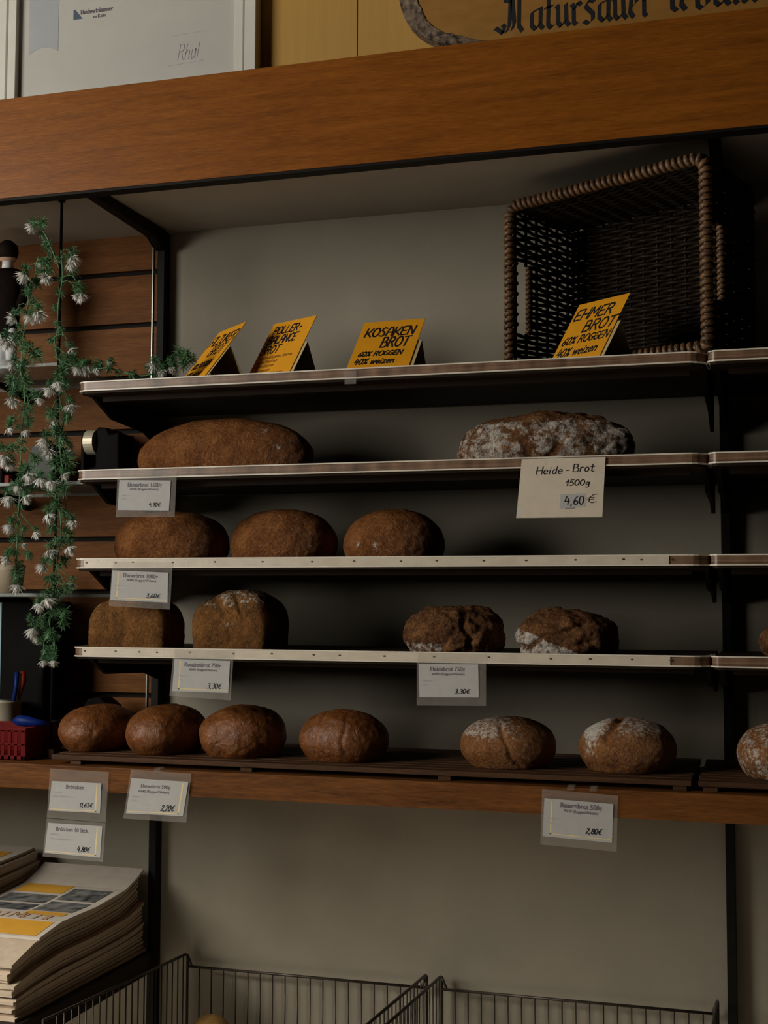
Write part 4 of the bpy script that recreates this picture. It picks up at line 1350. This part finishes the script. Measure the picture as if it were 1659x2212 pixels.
MB().tube([(ha[0]-.012, -0.185, ha[2]-.03), (hb[0], -0.185, (ha[2]+hb[2])/2), (hb[0]+.001, -0.185, hb[2])], [0.003, 0.005, 0.005], 10).build(
    'blue_handled_tool', BLUEP, loc=(ha[0]-.01, -0.185, ha[2]), smooth=True, label='tool with a dark blue handle standing up in the tin', cat='kitchen tool')

# red slotted plastic basket
bx1 = -0.118
bx0 = -0.36
by0, by1 = -0.365, -0.225
zb0 = ZB+.0006
zb1 = at(60, 1575, y=by0)[2]
t = thing('red_basket', ((bx0+bx1)/2, (by0+by1)/2, zb0), 'small red slotted plastic basket on the board at the left edge', 'basket')
hb = zb1-zb0
m = MB()
th = 0.0025
# back, right, left walls and floor
m.box(bx0, bx1, by1-th, by1, zb0, zb1).box(bx1-th, bx1, by0, by1, zb0, zb1).box(bx0, bx0+th, by0, by1, zb0, zb1).box(bx0, bx1, by0, by1, zb0, zb0+th)
# slotted front: rails and bars
xs = at(0, 1600, y=by0)[0]
xe = at(52, 1600, y=by0)[0]
zr = [zb0, zb0+hb*.14, zb0+hb*.46, zb0+hb*.52, zb0+hb*.88, zb1]
for (za, zc) in ((zr[0], zr[1]), (zr[2], zr[3]), (zr[4], zr[5])):
    m.box(bx0, bx1, by0, by0+th, za, zc)
x = xe
m.box(xe, bx1, by0, by0+th, zb0, zb1)
pitch = (xe-xs)/3.7
while x > bx0:
    m.box(x-pitch*.5, x, by0, by0+th, zb0, zb1)
    x -= pitch
m.box(bx0-.003, bx1+.003, by0-.003, by0+.001, zb1-.004, zb1+.002)
m.box(bx1-.001, bx1+.003, by0-.003, by1, zb1-.004, zb1+.002)
m.build('basket_body', REDP, t, bevel=0.0008)

# blue handled scraper lying on the basket and a black scoop behind the first loaf
ya = -0.33
pa = at(30, 1566, y=ya)
pb = at(105, 1568, y=ya)
pc = at(165, 1556, y=ya+.08)
t = thing('scraper', tuple(pb), 'blue handled scraper lying across the red basket', 'kitchen tool')
zz = zb1+.012
MB().tube([(pa[0], ya, zz), (pa[0]+.012, ya, zz+.001), (pa[0]+.03, ya, zz), (pa[0]+.05, ya, zz-.002), (pb[0]-.003, ya+.01, zz-.004)], [0.005, 0.011, 0.0115, 0.008, 0.005], 14).build('handle', BLUEP, t, smooth=True)
MB().tube([(pb[0]-.006, ya+.01, zz-.004), (pc[0], ya+.09, zz+.004)], [0.004, 0.003], 10).build('blade', BLACKM, t, smooth=True)
q = [at(176, 1562, y=-0.10), at(170, 1552, y=-0.10), at(197, 1508, y=-0.10), at(222, 1506, y=-0.10), at(246, 1526, y=-0.10), at(250, 1600, y=-0.10)]
MB().prism([(p[0], p[2]) for p in q]+[(q[0][0]-.0, ZG+.0008)], 'y', -0.115, -0.06).build('black_scoop', BLACKP, loc=(q[2][0], -0.09, ZG),
    label='black plastic scoop standing behind the leftmost loaf', cat='kitchen tool', bevel=0.003)

# ================================================================== flower garlands
random.seed(21)


def petal(m, base, d, L, w, droop):
    d = np.array(d)/np.linalg.norm(d)
    s = np.cross(d, [0, 0, 1.0])
    if np.linalg.norm(s) < 1e-3:
        s = np.array([1.0, 0, 0])
    s = s/np.linalg.norm(s)
    n_ = np.cross(s, d)
    a = np.array(base)
    b_ = a+d*L*.55
    c_ = a+d*L+np.array([0, 0, -droop*L])
    m.add([a-s*w*.3, a+s*w*.3, b_+s*w*.5+n_*w*.2, b_-s*w*.5+n_*w*.2, c_, b_-n_*w*.35],
          [(0, 1, 2, 3), (3, 2, 4), (0, 5, 1), (1, 5, 2), (5, 4, 2), (0, 3, 5), (3, 4, 5)])


def make_head(seed):
    rnd = random.Random(seed)
    m = MB()
    for i in range(110):
        a = rnd.uniform(0, 2*math.pi)
        el = rnd.uniform(0.0, 1.35)
        d = (math.cos(a)*math.sin(el), math.sin(a)*math.sin(el), -math.cos(el))
        petal(m, (0, 0, 0), d, rnd.uniform(.55, 1.1), rnd.uniform(.08, .15), .1)
    return m


def make_sprig(seed, n=64):
    rnd = random.Random(seed)
    m = MB()
    for i in range(n):
        a = rnd.uniform(0, 2*math.pi)
        el = rnd.uniform(0.7, 2.2)
        d = (math.cos(a)*math.sin(el), math.sin(a)*math.sin(el), -math.cos(el))
        petal(m, (0, 0, rnd.uniform(-.25, .45)), d, rnd.uniform(.55, 1.05), rnd.uniform(.07, .12), .15)
    return m


def raw(m, name, material):
    me = bpy.data.meshes.new(name)
    me.from_pydata(m.v, [], m.f)
    me.update()
    me.materials.append(material)
    return me


HEADS = [raw(make_head(s), 'flower_head', WHITEF) for s in (1, 2, 3)]
SPRIGS = [raw(make_sprig(s), 'leaf_sprig', GREEN) for s in (4, 5, 6)]


def put(me, name, parent, P, size, tilt):
    o = bpy.data.objects.new(name, me)
    COL.objects.link(o)
    o.parent = parent
    o.location = tuple(np.array(P)-ORG[parent.name])
    o.scale = (size, size, size)
    o.rotation_euler = (tilt[0], tilt[1], random.uniform(0, 6.28))
    return o


def vine(label, top, main, heads, sprigs, y0, clear=None):
    """main: list of pixel paths for stems; heads, sprigs: (px, py, size px, lean)"""
    P0 = at(*top, y=y0)
    t = thing('flower_garland', tuple(P0), label, 'artificial flowers', 'artificial white flower garlands')
    sm = MB()
    ends = []
    for path in main:
        pts = []
        for i, p in enumerate(path):
            yy = y0+(p[2] if len(p) > 2 else random.uniform(-.008, .008))
            pts.append(at(p[0], p[1], y=yy))
        # smooth it
        fine = []
        for i in range(len(pts)-1):
            p_1, p0, p1, p2 = pts[max(i-1, 0)], pts[i], pts[i+1], pts[min(i+2, len(pts)-1)]
            for k in range(6):
                s = k/6
                fine.append(.5*((2*p0)+(-p_1+p1)*s+(2*p_1-5*p0+4*p1-p2)*s*s+(-p_1+3*p0-3*p1+p2)*s**3))
        fine.append(pts[-1])
        sm.tube(fine, 0.0016, 6)
        ends += fine
    E_ = np.array(ends)
    for k in range(3, len(ends)-2, 3 if clear is None else 5):
        e_ = ends[k]+np.array([random.uniform(-.012, .012), random.uniform(-.008, .008), random.uniform(-.006, .006)])
        put(random.choice(SPRIGS), 'leaf_sprig', t, e_, random.uniform(.011, .017), (random.uniform(-.6, .6), random.uniform(-.6, .6)))
    tw = sm
    for lst, meshes, nm, kk in ((heads, HEADS, 'flower_head', 1.0), (sprigs, SPRIGS, 'leaf_sprig', 1.0)):
        for (px, py, sz, lean) in lst:
            yy = y0+random.uniform(-.028, .02)
            if clear is not None:
                yy = y0+random.uniform(-.012, .012)
            P = at(px, py, y=yy)
            size = sz*(P-CAM).dot(_f)/FPX*kk*(1.38 if nm == 'flower_head' else 1.5)
            up = np.array([0, 0, size*.55])
            put(random.choice(meshes), nm, t, P+up*.6, size, (random.uniform(-.5, .5), lean+random.uniform(-.3, .3)))
            if nm == 'flower_head':
                put(random.choice(SPRIGS), 'leaf_sprig', t, P+up*1.35, size*.8, (random.uniform(-.5, .5), lean))
            j = np.argmin(np.linalg.norm(E_-(P+np.array([0, 0, .03])), axis=1))
            a_ = E_[j]
            mid = (a_+P+up)/2+np.array([random.uniform(-.006, .006), random.uniform(-.006, .006), .010])
            tw.tube([a_, (a_+mid)/2+np.array([0, 0, .004]), mid, P+up], 0.0009, 5)
    sm.build('stem', STEMG, t, smooth=True)
    return t


vine('flower garland hanging at the far left in front of the glass shelves', (112, 600),
     [[(128, 580), (105, 520), (88, 492)], [(128, 600), (85, 560), (75, 600), (60, 660), (52, 720), (45, 800), (55, 840), (50, 900), (46, 960), (46, 1020), (42, 1080), (38, 1140), (36, 1200), (30, 1260)]],
     [(72, 494, 15, .8), (98, 604, 16, -.3), (55, 600, 18, -.5), (88, 572, 10, 0), (80, 682, 19, .2), (33, 692, 16, -.6), (66, 690, 14, 0), (14, 744, 20, -.3), (30, 790, 14, -.3), (26, 868, 17, -.2),
      (85, 865, 12, .3), (18, 930, 12, -.4), (56, 934, 12, .2), (8, 992, 21, -.4), (22, 1006, 16, -.4), (60, 1030, 18, .3), (85, 1040, 16, .3), (18, 1080, 19, -.2), (54, 1078, 15, .2), (24, 1142, 16, -.3),
      (76, 1155, 12, .4), (50, 1178, 9, .2), (16, 1212, 15, -.3), (38, 1270, 16, 0), (40, 1055, 12, 0)],
     [(90, 490, 13, 0), (100, 540, 12, 0), (100, 575, 15, 0), (80, 620, 14, 0), (60, 640, 13, 0), (42, 740, 16, 0), (60, 760, 18, 0), (75, 775, 18, 0), (45, 800, 18, 0), (55, 830, 16, 0), (35, 845, 17, 0), (25, 830, 15, 0),
      (75, 860, 14, 0), (60, 890, 16, 0), (25, 915, 14, 0), (60, 915, 15, 0), (30, 975, 14, 0), (75, 1000, 16, 0), (45, 1025, 15, 0), (30, 1060, 15, 0), (70, 1060, 15, 0), (50, 1150, 13, 0), (30, 1170, 13, 0), (22, 1200, 14, 0),
      (60, 1205, 12, 0), (38, 1245, 15, 0)], -0.335)
vine('flower garland wound down the thin rod left of the shelves', (132, 540),
     [[(132, 540), (135, 600), (126, 660), (124, 720, -.01), (118, 730), (124, 770), (140, 800), (128, 850), (138, 900), (130, 960), (134, 1020), (128, 1080), (132, 1140), (126, 1200), (118, 1250), (112, 1300), (108, 1350), (112, 1385)],
      [(112, 1368), (96, 1385), (97, 1425)], [(112, 1370), (116, 1390), (116, 1428)], [(104, 1322), (82, 1340), (76, 1355)]],
     [(156, 562, 17, .4), (150, 575, 14, .2), (174, 640, 17, .3), (150, 762, 16, .2), (125, 832, 17, -.2), (108, 846, 15, -.3), (150, 882, 17, .3), (116, 916, 15, -.2), (98, 958, 18, -.4), (106, 980, 18, -.3), (153, 978, 13, .3),
      (110, 1045, 16, -.1), (137, 1030, 12, .2), (104, 1118, 17, -.2), (158, 1132, 13, .3), (148, 1188, 16, .3), (106, 1196, 16, -.2), (96, 1228, 16, -.3), (156, 1265, 13, .3), (102, 1300, 18, -.3), (84, 1312, 15, -.4),
      (72, 1366, 17, -.3), (82, 1380, 13, 0), (93, 1432, 11, 0), (116, 1432, 11, 0), (165, 640, 10, 0)],
     [(155, 590, 15, 0), (170, 625, 14, 0), (145, 780, 14, 0), (135, 810, 15, 0), (140, 840, 14, 0), (145, 910, 16, 0), (110, 900, 15, 0), (120, 940, 18, 0), (135, 960, 17, 0), (145, 1000, 17, 0), (120, 1010, 17, 0), (150, 1025, 16, 0),
      (110, 1070, 15, 0), (140, 1065, 15, 0), (120, 1100, 15, 0), (140, 1120, 15, 0), (115, 1150, 15, 0), (130, 1180, 16, 0), (150, 1160, 13, 0), (110, 1215, 16, 0), (140, 1220, 16, 0), (110, 1260, 17, 0), (145, 1280, 16, 0), (125, 1285, 15, 0),
      (138, 1335, 18, 0), (128, 1320, 16, 0), (135, 1355, 15, 0), (90, 1355, 11, 0), (110, 1375, 12, 0), (97, 1415, 9, 0), (118, 1415, 9, 0)], -0.345)
vine('flower sprays trailing along the top shelf to the first yellow sign', (160, 790),
     [[(118, 770), (150, 788), (190, 800), (230, 795), (270, 805), (310, 812), (350, 800), (385, 790), (415, 775)]],
     [(168, 800, 14, .3), (188, 800, 16, .2), (208, 800, 12, 0), (240, 785, 9, .2), (333, 792, 15, -.2), (348, 806, 12, 0), (372, 800, 11, .2)],
     [(160, 780, 13, 0), (180, 790, 13, 0), (215, 795, 14, 0), (240, 792, 12, 0), (325, 802, 13, 0), (350, 795, 13, 0), (370, 785, 14, 0), (388, 772, 16, 0), (402, 775, 16, 0), (412, 785, 13, 0), (395, 795, 14, 0)], -0.352, clear=True)

# ================================================================== paper bags on a ledge, lower left
zl = -0.7775
t = thing('side_ledge', (-0.3, -0.4, zl-0.046), 'dark board at lower left carrying the stacks of paper bags', 'ledge')
MB().box(-1.2, 0.005, -1.1, -0.032, zl-0.046, zl).build('board', LEDGE, t, bevel=0.002)


def bag_layer(x0, x1, y0, y1, zf, th, jit, byy, n=26, m_=8):
    """one folded paper bag: a thin sheet that sags towards its front; zf(v) lower face height"""
    m = MB()
    top = []
    for j in range(m_+1):
        for i in range(n+1):
            u, v = i/n, j/m_
            y = y0+(y1-y0)*u
            x = x0+(x1-x0)*v
            z = zf(y) if byy else zf(u)
            top.append((x+jit*u, y, z))
    N = n+1
    M = len(top)
    fs = []
    for j in range(m_):
        for i in range(n):
            fs.append((j*N+i, j*N+i+1, (j+1)*N+i+1, (j+1)*N+i))
            fs.append((M+j*N+i, M+(j+1)*N+i, M+(j+1)*N+i+1, M+j*N+i+1))
    for i in range(n):
        fs.append((i, i+1, M+i+1, M+i))
        fs.append((m_*N+i, m_*N+i+1, M+m_*N+i+1, M+m_*N+i))
    for j in range(m_):
        fs.append((j*N, (j+1)*N, M+(j+1)*N, M+j*N))
        fs.append((j*N+n, (j+1)*N+n, M+(j+1)*N+n, M+j*N+n))
    m.add(top+[(p[0], p[1], p[2]+th) for p in top], fs)
    return m


PY = [-0.60, -0.55, -0.474, -0.387, -0.33, -0.25, -0.18, -0.122, -0.073, -0.018]
PZ = [-0.688, -0.668, -0.6435, -0.629, -0.629, -0.630, -0.625, -0.620, -0.604, -0.579]


def prof(y, k):
    """height of the k-th fraction (0 bottom .. 1 top) of the stack at depth y: curled up at the back, sagging at the front"""
    zb_ = zl+0.0006
    return zb_+(np.interp(y, PY, PZ)-0.004-zb_)*k


NB = 22
for k in range(NB):
    j = random.uniform(-.004, .004)
    f0, f1 = k/NB, (k+1)/NB
    th = (0.145/NB)*0.80
    o = bag_layer(-0.262+random.uniform(-.004, .004), -0.012-0.006*f0+j-(0.012 if 12 < k < 20 else 0), -0.04+random.uniform(-.004, .004)-(0.0 if k < 16 else .004), (-0.548 if k < NB-1 else -0.465)+random.uniform(-.008, .008)*(k < NB-1),
                  (lambda y, f0=f0: prof(y, f0)), th, -0.004, True)
    if k < NB-1:
        o.build('paper_bag', BAGS, loc=(-0.135, -0.25, prof(-.25, f0)), label='folded paper bread bag inside the tall stack below the printed bag', cat='paper bag',
                group='paper bags in the tall stack')
    else:
        tb = thing('paper_bag', (-0.135, -0.25, prof(-.25, f0)), 'printed paper bread bag on top of the tall stack', 'paper bag')
        top_o = o.build('bag_sheet', BAGP, tb)
        th_top = th
        fb = f0


def tb_pt(u, v, e=0.0006):
    y = -0.044+(-0.465+0.044)*u
    x = -0.262+(0.244)*v
    return (x-.004*u, y, prof(y, fb)+th_top+e)


def patch(m, u0, u1, v0, v1):
    n = 16
    vs_ = [tb_pt(u0+(u1-u0)*i/n, v) for v in (v0, v1) for i in range(n+1)]
    m.add(vs_, [(i, i+1, n+2+i, n+1+i) for i in range(n)])


for nm, mm_, uv in (('yellow_print', BAGY, (.20, .33, .05, .52)), ('yellow_print', BAGY, (.66, .725, .56, .93)), ('yellow_print', BAGY, (.825, .985, .02, .965)),
                    ('photo_print', BAGD, (.24, .43, .56, .94)), ('photo_print', BAGD, (.46, .645, .56, .94)), ('photo_print', BAGD, (.365, .50, .05, .52)), ('photo_print', BAGD, (.535, .66, .05, .52))):
    m = MB()
    patch(m, *uv)
    m.build(nm, mm_, top_o)
m = MB()
for i, (u0, txt) in enumerate(((.79, 'BROTMEHL'),)):
    ss = strokes(txt, .04, 0, 1, fit=.88)
    ink(m, [[(p[0], p[1]) for p in s] for s in ss], .022, lambda a, b_: tb_pt(.80-.09*b_, a, .0009))
m.build('ochre_lettering', BAGO, top_o)

# second, nearer stack at the left edge
for k in range(9):
    zk = -0.640+0.0085*k
    lab = 'folded paper bread bag in the small stack at the left edge'

    def pf(u, zk=zk, k=k):
        return zk+0.012-0.045*u-0.012*math.cos(u*3.0)*(k/9)
    mm = bag_layer(-0.56, -0.272+0.004*math.sin(k*2.1)-.0015*k, -0.045, -0.42, pf, 0.0062, -0.035, 0)
    if k < 8:
        mm.build('paper_bag', BAGP, loc=(-0.42, -0.22, zk), label=lab, cat='paper bag', group='paper bags in the small left stack')
    else:
        tb2 = thing('paper_bag', (-0.42, -0.22, zk), 'yellow printed paper bag on top of the small left stack', 'paper bag')
        o2 = mm.build('bag_sheet', BAGP, tb2)
        m = MB()
        vs_ = [(-0.56+(-.02)*0-0.035*u, -0.045-0.375*u, pf(u)+.0062+.0006) for u in np.linspace(.12, .42, 8)]
        vs2 = [(-0.312-0.035*u, -0.045-0.375*u, pf(u)+.0062+.0006) for u in np.linspace(.12, .42, 8)]
        m.add(vs_+vs2, [(i, i+1, 9+i, 8+i) for i in range(7)])
        m.build('yellow_print', BAGY, o2)
# support under the small stack
MB().box(-0.57, -0.268, -0.44, -0.042, zl+.0006, -0.6745).build('carton', BAGS, loc=(-0.42, -0.24, zl), label='plain brown carton under the small stack of paper bags', cat='carton', bevel=0.002)

# ================================================================== wire baskets at the bottom


def wire_basket(x0, x1, label):
    zr = -0.8065
    t = thing('wire_basket', ((x0+x1)/2, -0.3, -1.10), label, 'wire basket', 'wire bread baskets along the bottom')
    yb, yf = -0.022, -0.62
    zf = -0.745
    zbot = -1.10
    # frame: side tops climb to the front, the back rail sits lower
    for x in (x0, x1):
        m = MB()
        m.tube([(x, yb, zbot), (x, yb, -0.783), (x, yb-0.012, -0.778), (x, yf, zf), (x, yf-0.004, zbot)], 0.0032, 8)
        sgn = 1 if x == x0 else -1
        m.tube([(x, yb-.002, -0.780), (x+sgn*0.008, yb, -0.800), (x+sgn*0.010, yb, zr)], 0.0028, 8)
        y = yb-0.022
        while y > yf+.02:
            z_ = -0.778+(zf+0.778)*(y-yb)/(yf-yb)
            m.tube([(x, y, zbot), (x, y, z_)], 0.0015, 5)
            y -= 0.0265
        m.build('side_panel', WIRE, t, smooth=True)
    m = MB()
    m.tube([(x0, yb, zr), (x1, yb, zr)], 0.0030, 8)
    n_ = int((x1-x0)/0.0275)
    for i in range(1, n_):
        x = x0+(x1-x0)*i/n_
        m.tube([(x, yb, zbot), (x, yb, zr)], 0.0016, 5)
    m.tube([(x0, yb, zbot), (x1, yb, zbot)], 0.0028, 8)
    m.build('back_panel', WIRE, t, smooth=True)
    m = MB()
    for i in range(0, n_+1):
        x = x0+(x1-x0)*i/n_
        m.tube([(x, yb, zbot), (x, yf, zbot)], 0.0016, 5)
    for y in (-0.2, -0.4):
        m.tube([(x0, y, zbot-.002), (x1, y, zbot-.002)], 0.0024, 6)
    m.build('bottom_grid', WIRE, t, smooth=True)
    m = MB()
    for i in range(1, n_):
        x = x0+(x1-x0)*i/n_
        m.tube([(x, yf-.004, zbot), (x, yf-.004, -0.97)], 0.0016, 5)
    m.tube([(x0, yf-.004, -0.97), (x1, yf-.004, -0.97)], 0.003, 8)
    m.build('front_panel', WIRE, t, smooth=True)
    return t


wire_basket(0.086, 0.632, 'dark wire basket at bottom left with a pale loaf inside')
wire_basket(0.6645, 1.2215, 'empty dark wire basket at bottom right')
p = at(455, 2192, y=-0.16)
R_, zt_, z0_ = 0.045, p[2], -1.0975
n_ = 14
prof_ = [(0.012, 0.0), (0.032, 0.006)]+[(R_*(0.92+0.08*math.sin(i*.9)), 0.03+(zt_-z0_-0.075)*i/n_) for i in range(n_+1)]
prof_ += [(R_*math.cos(q_), zt_-z0_-0.045+0.045*math.sin(q_)) for q_ in np.linspace(0.1, 1.45, 9)]
MB().lathe((p[0], -0.16, z0_), prof_, 32).build('stick_loaf', CR_ROLL, smooth=True, loc=(p[0], -0.16, z0_),
    label='pale stick loaf standing upright in the left wire basket', cat='bread')
